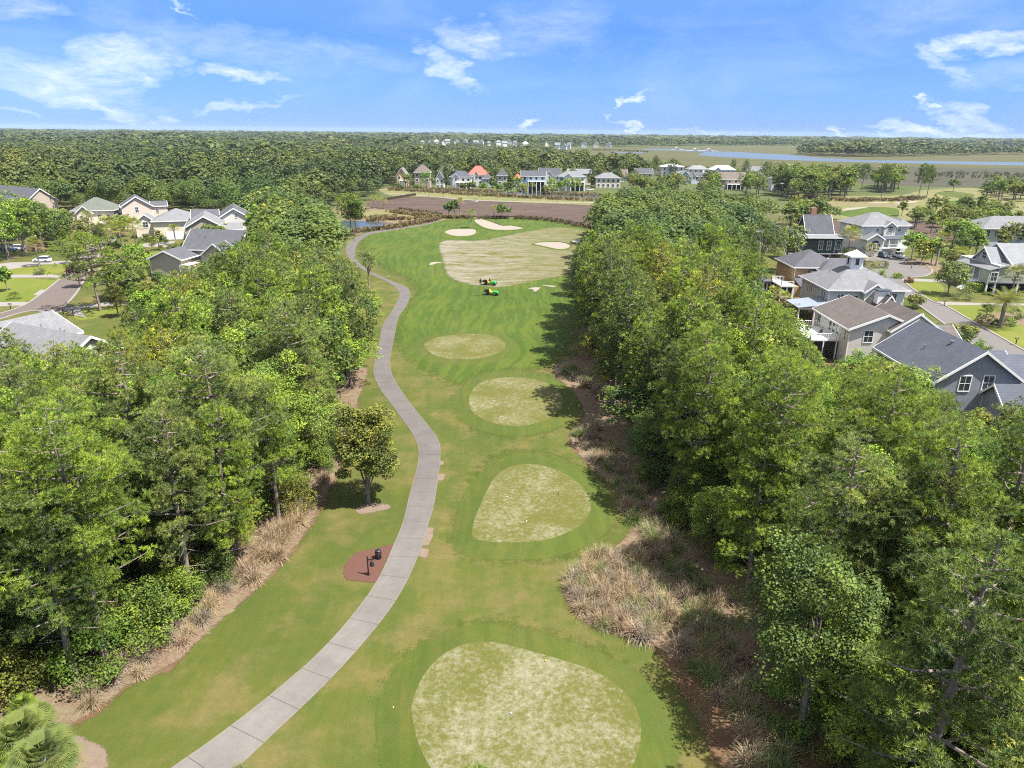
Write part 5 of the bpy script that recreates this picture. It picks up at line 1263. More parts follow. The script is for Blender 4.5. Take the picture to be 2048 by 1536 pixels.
def clumps(poly, s, label, grp, seed, lim=400, kinds=None, smin=.8, smax=1.3):
    rg = np.random.default_rng(seed); xs = [p[0] for p in poly]; ys = [p[1] for p in poly]; n = 0; y = min(ys)
    while y < max(ys):
        x = min(xs)
        while x < max(xs):
            px, py = x+rg.uniform(-.4, .4)*s, y+rg.uniform(-.4, .4)*s; x += s
            if not inpoly(px, py, poly) or n >= lim: continue
            k = (kinds or list(STRAWC))[int(rg.integers(len(kinds or STRAWC)))]; sc_ = rg.uniform(smin, smax)
            me = TUFT[int(rg.integers(4))] if math.hypot(px, py) < 90 else TUFTM[int(rg.integers(3))]
            side = 'left' if px < -8 else 'right'
            put_mesh('grass_clump', me, px, py, sc_, rg.uniform(0, 6.28), np.array(STRAWC[k])*rg.uniform(.85, 1.15), '%s %s grass clump %s, %s' % ('big' if sc_ > 1.1 else ('middling' if sc_ > .93 else 'small'), k, label, place_in(px, py, poly)), 'grass clump', grp); n += 1
        y += s*.9
clumps(wp([(1128,1150),(1135,1205),(1180,1252),(1230,1268),(1300,1290),(1345,1265),(1350,1210),(1300,1150),(1270,1100),(1215,1098),(1165,1125)]), 1.12, 'in the sunlit patch', 'ornamental grass clumps right of the tees', 3, smin=1.0, smax=1.5, kinds=['straw-coloured', 'pinkish tan', 'straw-coloured', 'grey-tan', 'greenish tan'])
clumps(wp([(1345,1290),(1390,1345),(1450,1420),(1500,1540),(1620,1600),(1560,1440),(1500,1320),(1440,1200),(1380,1130),(1330,1040),(1280,1000),(1235,960),(1262,1050),(1290,1100),(1330,1160),(1370,1220)]), 1.2, 'shaded by right woods', 'shaded ornamental grass clumps at the right woods', 4, 190, smin=.9, smax=1.5)
clumps(wp([(1150,870),(1170,905),(1215,955),(1262,1002),(1300,1010),(1260,940),(1215,880),(1190,845)]), 1.35, 'along the right woods', 'ornamental grass clumps along the right woods', 5)
clumps(wp([(1112,735),(1125,752),(1165,775),(1198,800),(1212,790),(1180,760),(1140,735)]), 1.3, 'at the tip of the right woods', 'ornamental grass clumps along the right woods', 6, smin=1, smax=1.5)
clumps(wp([(488,1140),(505,1180),(560,1120),(612,1050),(618,1015),(590,1010),(540,1070)]), 1.15, 'beside the left woods', 'ornamental grass clumps by the left woods', 7, kinds=['straw-coloured', 'pinkish tan', 'straw-coloured'], smin=1.1, smax=1.6)
clumps(wp([(150,1400),(180,1420),(260,1365),(345,1310),(420,1240),(470,1190),(455,1170),(400,1200),(340,1255),(250,1310)]), 1.6, 'in left pine straw', 'ornamental grass clumps by the left woods', 8, kinds=['grey-tan', 'straw-coloured', 'pinkish tan'], smin=.9, smax=1.4)
clumps(wp([(640,940),(650,965),(668,940),(680,900),(665,895)]), 1.2, 'behind the yellow-leaved tree', 'ornamental grass clumps by the left woods', 9)
# reed banks too dense to count
def reedbank(name, lines, label, n, wdt, hgt, col, seed):
    rg = np.random.default_rng(seed); Q = []; T = []
    for L in lines:
        pts = [P(u, v) for u, v in L]; seg = [(b-a).length for a, b in zip(pts, pts[1:])]; tot = sum(seg)
        m_ = int(n*tot/100)
        for i in range(m_):
            t = rg.uniform(0, tot); k = 0
            while k < len(seg)-1 and t > seg[k]: t -= seg[k]; k += 1
            c = pts[k].lerp(pts[k+1], t/seg[k]); cx, cy = c.x+rg.normal(0, wdt), c.y+rg.normal(0, wdt); h = hgt*rg.uniform(.6, 1.3); tn = rg.random()
            for j in range(16):
                a = rg.uniform(0, 6.28); b = np.array([cx, cy, 0])+rg.normal(0, .25, 3)*np.array([1, 1, 0]); tp = b+np.array([math.cos(a)*h*.5, math.sin(a)*h*.5, h]); sd = np.array([-math.sin(a), math.cos(a), 0])*.13; mm = (b+tp)/2+np.array([0, 0, .15*h])
                Q.append(np.stack([b-sd, mm-sd, tp, mm+sd])); T.append(tn*.6+.4*rg.random())
    o = link(name, np_mesh(name, np.stack(Q), np.array(T), M['straw'])); o.color = (*col, 1); tag(o, label, 'reeds', kind='stuff')
reedbank('reed_bank', [[(738,443),(775,440),(830,440),(865,439)], [(690,468),(735,463),(775,458),(830,448),(872,441)], [(735,438),(790,436)], [(780,424),(830,431),(880,436),(940,437)]], 'tan reeds around the pond left of the bunkers', 420, 1.3, 1.5, (.24, .185, .09), 1)
reedbank('reed_bank', [[(780,380),(850,384),(900,387),(950,391),(1000,393),(1060,396),(1130,400),(1190,402)], [(790,378),(860,380),(940,383),(1000,386)], [(1080,388),(1140,390),(1200,392)]], 'tan reeds on the bank below the far row of houses', 330, 2.6, 1.8, (.24, .19, .10), 2)
reedbank('reed_bank', [[(1606,395),(1650,400),(1700,403),(1790,402),(1840,397)]], 'brown reeds beyond the right woods', 330, 2.2, 1.8, (.20, .15, .08), 3)
reedbank('marsh_scrub', [[(1850,352),(1930,350),(2050,352)], [(1880,357),(1980,356),(2060,358)], [(1180,301),(1235,302),(1290,305)], [(1150,312),(1210,317),(1240,322)]], 'dark scrub scattered over the salt marsh', 60, 7, 3.5, (.08, .085, .045), 4)
reedbank('reed_bank', [[(960,438),(1040,437),(1110,443),(1170,455)], [(800,420),(880,431)]], 'brown reeds along the edge of the brown marsh', 260, 1.4, 1.3, (.16, .12, .07), 6)
# ------------------------------------------------------------------ single trees and garden plants, read off the photograph: foot (u, v), top v, half width
def at(u, v, vt, hw):
    p = P(u, v); h = PY(u, vt, p.y)[1]; d = np.dot(np.array([p.x, p.y, 0])-CC, fw); return p.x, p.y, max(.5, h), hw*d/FPX
seedn = [500]
def tree_at(u, v, vt, hw, label, green='bright green', kind='broad', z0=.2, dens=1.0, name='broadleaf_tree', lsz=1.0, grp=None, cat='tree', trunk='bark', mt='leaves', col=None):
    x, y, h, r = at(u, v, vt, hw); seedn[0] += 1; d = math.hypot(x, y); lod = 0 if d < 90 else (1 if d < 200 else 2)
    c = np.array(col if col else GREENS[green])
    if kind == 'pine': ms = pine_meshes('single_pine', seedn[0], lod, 0, h, r, z0)
    else: ms = broad_meshes('single_tree', seedn[0], lod, h, r, z0, dens, lsz, trunk, mt=mt)
    return put_tree(name, ms, x, y, 1, 0, c, label, cat, grp)
def palm_at(u, v, vt, hw, label, green='yellow-green', name='palm_tree', grp=None, seg=12, nf=30, old=.15, Lm=9):
    x, y, h, r = at(u, v, vt, hw); seedn[0] += 1; L = max(.9, min(r*1.15, Lm))
    return put_tree(name, sabal_meshes('sabal', seedn[0], max(.4, h-L*.55), L, nf, old, seg), x, y, 1, 0, np.array(GREENS[green])*1.1, label, 'palm', grp, 1, ('trunk', 'fronds'))
def bush_at(u, v, vt, hw, label, green='fresh green', name='shrub', cat='shrub', grp=None, col=None, lod=1, sz=.16):
    x, y, h, r = at(u, v, vt, hw); seedn[0] += 1
    return put_mesh(name, shrub_mesh('shrub', seedn[0], h, r, lod, sz), x, y, 1, 0, col or GREENS[green], label, cat, grp)
def hedge_at(u, v, w, d, h, label, green='dark green', ball=False, rz=0, grp=None, n=2500):
    p = P(u, v); seedn[0] += 1
    return put_mesh('hedge' if not ball else 'clipped_shrub', hedge_mesh('hedge', seedn[0], w, d, h, .11, ball, n), p.x, p.y, 1, rz, GREENS[green], label, 'hedge' if not ball else 'shrub', grp)
# fairway trees
tree_at(737, 1004, 800, 62, 'yellow-leaved deciduous tree standing in the grass left of the cart path', col=(.128, .152, .040), z0=.05, dens=1.5, lsz=1.2)
tree_at(738, 578, 494, 23, 'small airy tree beside the cart path bend, thin crown', 'grey-green', z0=.35, dens=.38, lsz=.8)
tree_at(702, 471, 386, 33, 'tall bushy pine left of the pond beside its twin', 'bright green', 'pine', .35, name='pine_tree')
tree_at(712, 472, 400, 22, 'thinner pine right beside the tall bushy pine at the pond', 'dark green', 'pine', .45, name='pine_tree')
for a in ((748,417,393,8,'short palm by the marsh bridge, leftmost of the little group'), (757,416,392,8,'short palm by the marsh bridge, second from the left'), (768,418,397,8,'short palm by the marsh bridge, rightmost of the little group')): palm_at(*a, grp='short palms by the marsh')
palm_at(943, 456, 420, 10, 'palm with a straight trunk between the two far bunkers', 'bright green')
tree_at(897, 432, 403, 10, 'dark round tree in the brown marsh, left of a palm', 'dark green', z0=.25)
tree_at(909, 433, 400, 11, 'dark round tree in the brown marsh, touching a palm', 'dark green', z0=.25)
palm_at(920, 433, 397, 9, 'palm standing in the brown marsh beside dark round trees')
tree_at(1004, 437, 407, 18, 'dark spreading tree at the edge of the brown marsh behind the green', 'dark green', z0=.25)
palm_at(988, 437, 413, 7, 'small palm left of the dark spreading tree behind the green')
bush_at(875, 435, 424, 7, 'small dark bush at the marsh edge beyond the pond', 'dark green')
# left neighbourhood
tree_at(201, 622, 468, 88, 'tall open pine with visible limbs standing over the brown street', 'bright green', 'pine', .34, name='pine_tree')
for (u, v, vt, hw, g_) in ((18,520,398,34,'fresh green'),(52,512,386,36,'bright green'),(88,505,402,34,'dark green'),(122,492,420,26,'dark green'),(60,470,392,30,'fresh green'),(8,482,410,26,'fresh green')):
    tree_at(u, v, vt, hw*1.25, '%s oak %s in the cluster at the far left' % (g_, {18:'at the left front',52:'tallest in the middle front',88:'front right of middle',122:'rightmost, beside the green-roofed house',60:'behind the tallest',8:'back left'}[u]), g_, z0=.08, dens=1.5, grp='oaks at the far left')
palm_at(79, 533, 478, 18, 'old palm with brown hanging fronds beside the white car', 'olive green', old=.5)
palm_at(139, 473, 424, 12, 'palm in front of the green-roofed house, left of two')
palm_at(180, 464, 423, 12, 'palm in front of the green-roofed house, right of two')
for (u, v, vt, hw, l) in ((222,492,438,22,'large yellowish palm in front of the pinkish house, leftmost of three'), (244,496,446,20,'yellowish palm in front of the pinkish house, middle of three'), (272,492,439,20,'palm in front of the cream house, rightmost of three')): palm_at(u, v, vt, hw, l, grp='palms by the pinkish house')
palm_at(352, 490, 450, 11, 'small palm before the white garage door')
tree_at(319, 501, 459, 13, 'small bare-limbed crape myrtle by the cream house', 'olive green', z0=.3, dens=.3, trunk='palebark')
tree_at(276, 545, 488, 30, 'rounded green tree beside the brown street in front of the cream house', 'fresh green', z0=.2)
palm_at(283, 590, 542, 20, 'stout palm between the drive and the rounded green tree', old=.3)
bush_at(196, 470, 461, 9, 'dark red shrub before the pinkish house', col=(.10, .025, .03))
hedge_at(301, 484, 7, 2.2, 1.6, 'clipped green hedge by the cream house', 'bright green')
put = put_mesh('cycad', sabal_meshes('cycad', 777, .35, 1.9, 40, .05, 9)[1], P(29, 598).x, P(29, 598).y, 1, 0, GREENS['bright green'], 'round cycad on the bright lawn at the left', 'cycad')
tree_at(15, 582, 533, 14, 'small round tree at the left end of the bright lawn', 'fresh green', z0=.3, dens=.7)
bush_at(80, 549, 532, 14, 'pampas grass clump at the left drive', col=(.13, .17, .08), name='pampas_grass')
tree_at(160, 575, 520, 24, 'dark purplish tree leaning over the brown street', col=(.075, .055, .05), z0=.3, dens=.6)
tree_at(322, 585, 543, 16, 'dark shrubby tree at the corner of the charcoal-roofed house', 'dark green', z0=.1, dens=.5)
for (u, v, vt, hw, g_) in ((345,600,555,22,'bright green'),(300,640,580,30,'fresh green'),(240,600,560,20,'fresh green')):
    tree_at(u, v, vt, hw, 'leafy garden tree by the left drive, %s' % {345:'nearest the charcoal-roofed house', 300:'nearest the woods', 240:'by the street pine'}[u], g_, z0=.1)
for (u, v, vt, hw) in ((92,722,652,22),(132,735,662,22),(60,715,664,18)): tree_at(u, v, vt, hw, 'glossy dark magnolia before the grey roof, %s' % {92:'in the middle', 132:'at the right', 60:'at the left'}[u], 'dark green', z0=.1, dens=.7, grp='magnolias before the near left roof', lsz=1.2)
for i_, (u, v, vt) in enumerate(((366,392,352),(383,388,358),(397,386,344),(409,390,348),(422,384,354),(431,386,346),(350,388,358),(441,380,350),(455,378,352),(375,380,350))):
    x, y, h, r = at(u, v, vt, 4); rg = random.Random(i_); mb = MB(); mb.tube([(0,0,0),(.2,.1,h*.5),(.1,-.1,h)], [.35,.25,.06], 6)
    for k in range(9):
        a = rg.uniform(0, 6.28); z = h*rg.uniform(.45, .95); L = rg.uniform(1, 3); mb.tube([(0.1,0,z),(math.cos(a)*L,math.sin(a)*L,z+L*.3)], [.09,.02], 4)
    o = mb.build('dead_tree', M['palebark']); o.location = (x, y, 0); tag(o, 'bare grey dead pine trunk standing in the thin woods beyond the left houses', 'dead tree', 'dead pines beyond the left houses')
# bottom left palmettos
for (u, v, vt, hw, l, L) in ((70,1570,1450,75,'big shaggy palmetto in the bottom left corner', 2.0), (120,1640,1490,70,'palmetto low in the bottom left corner, right of the shaggy one', 1.9), (15,1600,1490,60,'palmetto cut by the left frame edge at the bottom', 1.9), (48,1425,1398,26,'small fan palmetto under the left woods', 1.0), (80,1440,1415,24,'small fan palmetto beside its twin under the left woods', .9)):
    palm_at(u, v, vt, hw, l, 'grey-green' if u > 60 else 'bright green', 'palmetto', 'palmettos in the bottom left corner', 34, 70, .12, L)
o = tree_at(968, 1800, 1585, 46, 'top of a low pine just showing at the bottom edge of the nearest tee', 'bright green', 'pine', .1, name='pine_tree')
x, y, h, r = at(478, 1545, 1515, 40); put_mesh('grass_clump', TUFT[0], x, y, .7, 0, STRAWC['greenish tan'], 'lone grass clump at the bottom edge of the cart path', 'grass clump')
# row by the far houses
for (u, v, vt, hw, g_, l) in ((815,378,345,12,'grey-green','right of the narrow tan gabled house'),(853,379,341,15,'fresh green','in front of the brown-roofed house'),(893,380,350,6,'dark green','beside the white gable-fronted house'),(943,382,362,13,'dark green','below the red-roofed house'),(925,381,366,8,'olive green','beside the low grey roof'),(985,380,352,8,'grey-green','right of the small grey house'),(1022,388,346,11,'dark green','left of the long pale blue house'),(1034,391,350,12,'bright green','at the water left of the columned house'),(1015,391,362,10,'dark green','low at the water'),(1046,393,366,12,'olive green','at the foot of the columned house'),(1103,388,355,14,'fresh green','right of the columned house'),(1090,390,372,10,'olive green','low, right of the white porch'),(1134,384,353,14,'bright green','round-topped, left of a pair'),(1152,384,354,13,'bright green','round-topped, right of a pair'),(1120,386,360,8,'fresh green','slim, before the white hip-roofed house'),(1183,374,349,9,'dark green','right of the cream ridge-roofed house'),(968,381,365,10,'fresh green','low, before the small grey house'),(1000,383,368,12,'fresh green','low, at the water'),(800,381,368,8,'dark green','low, before the narrow tan house'),(835,381,368,10,'dark green','low, dark, before the brown-roofed house')):
    tree_at(u, v, vt, hw, '%s tree in the far row, %s' % (g_, l), g_, z0=.12, dens=1.1, grp='trees along the far row of houses')
palm_at(1065, 388, 366, 7, 'small palm before the white columned porch')
for (u, v, vt, hw, g_, k, l) in ((1345,352,317,14,'dark green','pine','round pine above the white metal roof'),(1292,348,318,17,'dark green','broad','dark broad tree left of the white metal roof'),(1310,345,311,9,'dark green','pine','tall pine rising behind the dark broad tree'),(1466,344,318,6,'grey-green','pine','thin pine by the salt marsh'),(1490,362,319,10,'dark green','pine','tall pine right of the tan brick house'),(1500,372,335,22,'dark green','broad','broad dark tree right of the tan brick house'),(1530,378,323,20,'dark green','pine','big flat-topped pine before the porch house'),(1556,392,325,17,'dark green','pine','big pine right before the porch house'),(1428,374,341,13,'yellow-green','broad','yellowish tree left of the tan brick house'),(1268,338,312,6,'dark green','broad','small dark tree by the marsh'),(1205,333,316,10,'dark green','broad','dark tree left of the marsh-side gables'),(1172,310,296,9,'dark green','broad','dark tree at the marsh corner')):
    tree_at(u, v, vt, hw, l, g_, k, .2, name='pine_tree' if k == 'pine' else 'broadleaf_tree')
GROVES = [([(110,500),(140,470),(128,445),(60,445),(-30,450),(-40,500),(40,520)], 9, 7, 12, 'oak shade at the far left'), ([(380,560),(430,540),(470,500),(440,480),(390,500)], 6, 7, 11, 'thicket by the charcoal-roofed house'), ([(60,545),(150,545),(205,505),(215,480),(150,470),(120,500),(150,512),(130,535),(60,530)], 9.5, 5, 8.5, 'street trees at the left'), ([(200,560),(265,560),(330,600),(300,640),(230,640),(215,600)], 6.5, 5, 8.5, 'garden trees along the left drive'), ([(225,478),(275,475),(262,460),(232,462)], 6.5, 5, 8, 'gardens by the pinkish house'), ([(500,470),(560,470),(600,440),(480,445)], 7, 10, 15, 'row behind the gable-ended house'), ([(1545,400),(1620,404),(1700,396),(1708,378),(1640,366),(1550,372)], 10.5, 10, 18, 'grove by the golf course'), ([(1255,392),(1400,400),(1560,400),(1545,384),(1400,372),(1260,378)], 11, 8, 13, 'grove behind the right woods'),
          ([(1745,384),(1800,388),(1800,374),(1748,370)], 9, 11, 17, 'grove beside the right golf green'), ([(1800,458),(1880,472),(1980,476),(2080,490),(2080,440),(1960,425),(1880,424),(1815,440)], 9.5, 5, 9, 'thicket behind the big white house'),
          ([(1960,400),(2060,404),(2080,386),(1990,380)], 10, 8, 12, 'row at the right marsh edge'), ([(1905,518),(1990,520),(2060,505),(2060,488),(1950,486),(1900,498)], 9.5, 6, 11, 'thicket before the half hidden house'),
          ([(1255,345),(1330,352),(1480,362),(1480,350),(1400,345),(1300,336)], 13, 6, 10, 'gardens by the salt marsh'), ([(1575,470),(1640,476),(1650,450),(1590,440)], 8.5, 8, 13, 'trees left of the dark green house')]
for gi, (px, s_, h0, h1, gl) in enumerate(GROVES):
    poly = wp(px); ys = [p[1] for p in poly]; xs = [p[0] for p in poly]; n = 0
    for (x, y, h) in scatter(s_, lambda x, y: inpoly(x, y, poly) and nohouse(x, y), h0, h1, min(ys), max(ys), min(xs), max(xs)):
        bad = False
        for (a, b_, t, bt, yy) in FARBOX:
            u, v = proj(x, y, h*.8)
            if y < yy and a < u < b_ and t < v < bt-4: bad = True
        if bad: continue
        tn = ['dark green', 'olive green', 'grey-green', 'bright green'][int(rs.integers(4))]; pine = rs.random() < .35 and gi in (0, 2, 3); u, v = proj(x, y, h); n += 1
        ms = PINE[2][int(rs.integers(4))] if pine else BROAD[2][int(rs.integers(3))]
        put_tree('pine_tree' if pine else 'scrub_tree', ms, x, y, h/(18 if pine else 12), rs.uniform(0, 6), np.array(GREENS[tn])*.85, '%s %s in the %s, %s' % (tn, 'pine' if pine else 'leafy tree', gl, place_in(x, y, poly)), 'tree', gl, 1.4)
for (u, v, vt, hw, l) in ((1836,400,326,17,'tall umbrella pine beyond the golf course, left of a pair'), (1853,396,330,13,'tall umbrella pine beyond the golf course, right of a pair'), (1762,396,330,19,'dense dark pine beside the golf green'), (1722,384,327,17,'dark rounded pine left of the golf green')): tree_at(u, v, vt, hw, l, 'dark green', 'pine', .45, name='pine_tree')
tree_at(1906, 383, 358, 14, 'low spreading tree on the marsh edge beyond the golf course', 'dark green', z0=.3)
tree_at(1660, 438, 409, 22, 'dark shrubby tree behind the dark green house', 'dark green', z0=.1)
tree_at(1925, 425, 388, 9, 'slim tree beside the right golf green', 'olive green', z0=.35, dens=.5)
for (u, v, vt, hw) in ((1803,432,400,10),(1860,440,390,16),(1892,448,402,18),(1838,445,412,18),(1955,440,380,9)): tree_at(u, v, vt, hw, 'scraggly tree behind the big white house, %s' % {1803:'at its left chimney side', 1860:'tall and thin', 1892:'wide', 1838:'low and dark', 1955:'far right, slender'}[u], 'olive green', z0=.2, dens=.7)
# right neighbourhood gardens
tree_at(1517, 560, 428, 50, 'huge dark live oak left of the tan stucco house', 'dark green', z0=.18, dens=1.6)
tree_at(1570, 545, 446, 42, 'broad green oak behind the tan stucco house', 'grey-green', z0=.18, dens=1.4)
bush_at(1637, 508, 484, 20, 'bright lime shrub behind the tan stucco house', 'fresh green')
palm_at(1693, 524, 456, 20, 'tall palm in front of the dark green house'); palm_at(1719, 506, 455, 12, 'slim palm between the dark green and big white houses', 'bright green')
palm_at(1738, 512, 486, 15, 'short bushy palm at the cul-de-sac edge')
for (u, v, vt, hw, g_, l) in ((1822,520,464,27,'fresh green','left, in front of the white pickup'),(1842,529,478,22,'yellow-green','middle, by the cul-de-sac'),(1862,528,474,20,'fresh green','right, by the dead palm')): tree_at(u, v, vt, hw, 'crape myrtle %s' % l, g_, z0=.3, grp='crape myrtles by the cul-de-sac', trunk='palebark')
x, y, h, r = at(1871, 532, 496, 4); mb = MB().tube([(0,0,-.2),(.1,0,h*.4),(.25,.1,h)], [.3,.25,.28], 9); e = empty('dead_palm', (x, y, 0)); tag(e, 'headless brown palm trunk by the cul-de-sac', 'palm'); mb.build('trunk', M['palebark'], e); MB().lathe([(.25,h-.1),(.55,h+.5),(.35,h+1.4),(.1,h+2)], 8, (.25,.1,0)).build('dead_crown', M['wood'], e)
palm_at(1915, 530, 496, 20, 'leaning palm left of the grey green raised house'); palm_at(1880, 506, 466, 18, 'palm behind the headless trunk')
tree_at(1935, 512, 443, 32, 'tall dense tree left of the grey green raised house', 'fresh green', z0=.1, dens=1.2)
tree_at(1895, 590, 524, 34, 'round green tree on the lawn before the grey green raised house', 'grey-green', z0=.2, dens=1.2)
bush_at(1925, 600, 571, 24, 'silvery ornamental grass mass before the raised house', col=(.16, .18, .10), name='ornamental_grass')
hedge_at(1944, 583, 4, 3, 2.2, 'square clipped hedge at the raised house corner', 'bright green')
x, y, h, r = at(1999, 655, 577, 36); put_tree('date_palm', date_meshes('date', 41, h*.62, r*1.25), x, y, 1, .4, np.array(GREENS['yellow-green'])*.95, 'date palm with arching fronds on the bright lawn at the right', 'palm', None, 1, ('trunk', 'fronds'))
x, y, h, r = at(1762, 553, 540, 16); put_tree('date_palm', date_meshes('date', 42, .6, 2.3, 26), x, y, 1, .4, np.array(GREENS['bright green']), 'small feather palm behind the cupola roof', 'palm', None, 1, ('trunk', 'fronds'))
for (u, v, vt, hw, l, g_) in ((1968,644,618,21,'dark rounded shrub left of the date palm','dark green'),(1975,622,604,15,'dark shrub behind the rounded one','dark green'),(2028,636,612,22,'dark shrub mass at the right frame edge','dark green'),(2018,650,634,20,'low shrub right of the date palm','bright green'),(1990,650,636,10,'low shrub at the date palm foot','dark green')): bush_at(u, v, vt, hw, l, g_)
for (u, v, vt, hw, l) in ((2022,592,535,24,'palm before the raised house at the right edge'),(2050,600,530,22,'palm cut by the right frame edge')): palm_at(u, v, vt, hw, l, 'olive green')
tree_at(2000, 575, 548, 20, 'leafy shrub tree before the raised house wall', 'olive green', z0=.05)
for (u, v, vt, hw, l) in ((1830,616,590,20,'crape myrtle with pink tips beside the cupola house'),(1935,674,652,18,'small crape myrtle beside the street'),(1900,664,648,12,'small yellowish shrub behind the slate blue roof')): tree_at(u, v, vt, hw, l, 'olive green', z0=.15, dens=.45, trunk='palebark')
bush_at(1627, 638, 616, 13, 'yellow-flowering shrub by the blue metal porch roof', col=(.30, .24, .03)); bush_at(1604, 630, 606, 18, 'palmetto mass below the blue metal porch roof', 'yellow-green')
for (u, v, vt, hw) in ((1545,620,575,16),(1565,630,585,15),(1590,645,610,14)): palm_at(u, v, vt, hw, 'palmetto below the tan stucco house, %s' % {1545:'leftmost', 1565:'middle', 1590:'rightmost'}[u], grp='palmettos below the tan house')
for (u, v, l) in ((1679,522,'left of two'),(1701,519,'right of two')): hedge_at(u, v, 4.0, 3.6, 2.6, 'ball-clipped yellowish shrub behind the cupola, %s' % l, 'yellow-green', True)
hedge_at(1690, 535, 11, 2.5, 2.2, 'long grey-green hedge left of the cupola', 'grey-green'); hedge_at(1748, 536, 7, 2.4, 1.9, 'grey-green hedge right of the cupola', 'grey-green'); hedge_at(1700, 508, 6, 4, 1.8, 'dark hedge below the dark green house', 'dark green')
bush_at(1757, 497, 484, 8, 'dark red shrub at the big white house steps', col=(.13, .02, .03)); bush_at(1817, 565, 552, 12, 'reddish japanese maple shrub by the drive', col=(.16, .07, .05)); bush_at(1795, 556, 545, 16, 'feathery grass clump on the cul-de-sac island', 'bright green')
# garden planting round the houses of both neighbourhoods
STREETW = [[(P(u, v).x, P(u, v).y) for u, v in q] for q in (STREET_R, STREET_L)]
for (px, lab, n_) in (([(1570,640),(1560,520),(1640,480),(1720,492),(1745,500),(1735,545),(1800,590),(1850,620),(1900,660),(1980,720),(1860,720),(1700,660)], 'beside the right houses', 60), ([(1800,500),(1880,500),(2048,520),(2060,610),(1990,600),(1900,560),(1850,520)], 'near the raised house', 40), ([(130,470),(300,480),(420,470),(330,560),(200,560),(140,500)], 'in the left gardens', 45)):
    poly = wp(px); rg = np.random.default_rng(len(px)*7+n_); xs = [p[0] for p in poly]; ys = [p[1] for p in poly]; k = 0; tries = 0
    while k < n_ and tries < 4000:
        tries += 1; x, y = rg.uniform(min(xs), max(xs)), rg.uniform(min(ys), max(ys))
        if not inpoly(x, y, poly) or not nohouse(x, y) or any(inpoly(x+a, y+c, q) for q in STREETW for a in (-1.5, 1.5) for c in (-1.5, 1.5)): continue
        k += 1; h = rg.uniform(1.0, 3.2); tn = ['dark green', 'bright green', 'grey-green', 'fresh green', 'olive green'][int(rg.integers(5))]
        put_mesh('garden_shrub', SHRUBM[int(rg.integers(3))], x, y, h/2.6, rg.uniform(0, 6), np.array(GREENS[tn])*.8, '%s %s garden shrub %s, %s' % ('tall' if h > 2.3 else ('rounded' if h > 1.5 else 'low'), tn, lab, place_in(x, y, poly)), 'shrub', 'garden shrubs '+lab)
# ------------------------------------------------------------------ vehicles and small things
def wheel(parent, x, y, r, w, rim='steel'):
    t = MB(); n = 16
    t.add([(x+r*math.cos(2*PI*i/n), y+s*w/2, r+r*math.sin(2*PI*i/n)) for s in (-1, 1) for i in range(n)], [(i, (i+1) % n, (i+1) % n+n, i+n) for i in range(n)]+[tuple(range(n-1, -1, -1)), tuple(range(n, 2*n))])
    wo = t.build('wheel', M['rubber'], parent); q = MB(); r2 = r*.55
    for s in (-1, 1): q.add([(x+r2*math.cos(2*PI*i/12), y+s*(w/2+.012), r+r2*math.sin(2*PI*i/12)) for i in range(12)], [tuple(range(12)) if s < 0 else tuple(range(11, -1, -1))])
    q.build('rim', M[rim], wo)
def person_mesh(J, name):
    """J: joint dict -> one skinned body"""
    order = ['pelvis', 'chest', 'neck', 'head', 'top', 'lsh', 'lel', 'lha', 'rsh', 'rel', 'rha', 'lhip', 'lkn', 'lan', 'lto', 'rhip', 'rkn', 'ran', 'rto']
    rad = dict(pelvis=.16, chest=.17, neck=.06, head=.10, top=.07, lsh=.08, lel=.05, lha=.04, rsh=.08, rel=.05, rha=.04, lhip=.11, lkn=.07, lan=.05, lto=.045, rhip=.11, rkn=.07, ran=.05, rto=.045)
    E_ = [('pelvis','chest'),('chest','neck'),('neck','head'),('head','top'),('chest','lsh'),('lsh','lel'),('lel','lha'),('chest','rsh'),('rsh','rel'),('rel','rha'),('pelvis','lhip'),('lhip','lkn'),('lkn','lan'),('lan','lto'),('pelvis','rhip'),('rhip','rkn'),('rkn','ran'),('ran','rto')]
    me = bpy.data.meshes.new(name); me.from_pydata([J[k] for k in order], [(order.index(a), order.index(b)) for a, b in E_], [])
    o = link(name, me); md = o.modifiers.new('skin', 'SKIN'); me.skin_vertices[0].data[0].use_root = True
    for i, k in enumerate(order): me.skin_vertices[0].data[i].radius = (rad[k], rad[k])
    o.modifiers.new('sub', 'SUBSURF').levels = 1; me.materials.append(M['darkcloth']); return o
STAND = dict(pelvis=(0,0,.95), chest=(0,0,1.32), neck=(0,0,1.50), head=(0,-.02,1.63), top=(0,-.01,1.74), lsh=(-.2,0,1.42), lel=(-.26,.03,1.15), lha=(-.2,-.12,.95), rsh=(.2,0,1.42), rel=(.27,.02,1.15), rha=(.26,-.1,.92), lhip=(-.1,0,.88), lkn=(-.12,-.02,.5), lan=(-.12,0,.08), lto=(-.13,-.16,.05), rhip=(.1,0,.88), rkn=(.12,-.02,.5), ran=(.13,0,.08), rto=(.14,-.16,.05))
SIT = dict(pelvis=(0,0,.9), chest=(.02,0,1.25), neck=(.05,0,1.43), head=(.08,0,1.56), top=(.08,0,1.68), lsh=(0,-.2,1.35), lel=(.2,-.24,1.15), lha=(.42,-.15,1.15), rsh=(0,.2,1.35), rel=(.2,.24,1.15), rha=(.42,.15,1.15), lhip=(.05,-.1,.88), lkn=(.45,-.13,.9), lan=(.5,-.13,.5), lto=(.65,-.13,.47), rhip=(.05,.1,.88), rkn=(.45,.13,.9), ran=(.5,.13,.5), rto=(.65,.13,.47))
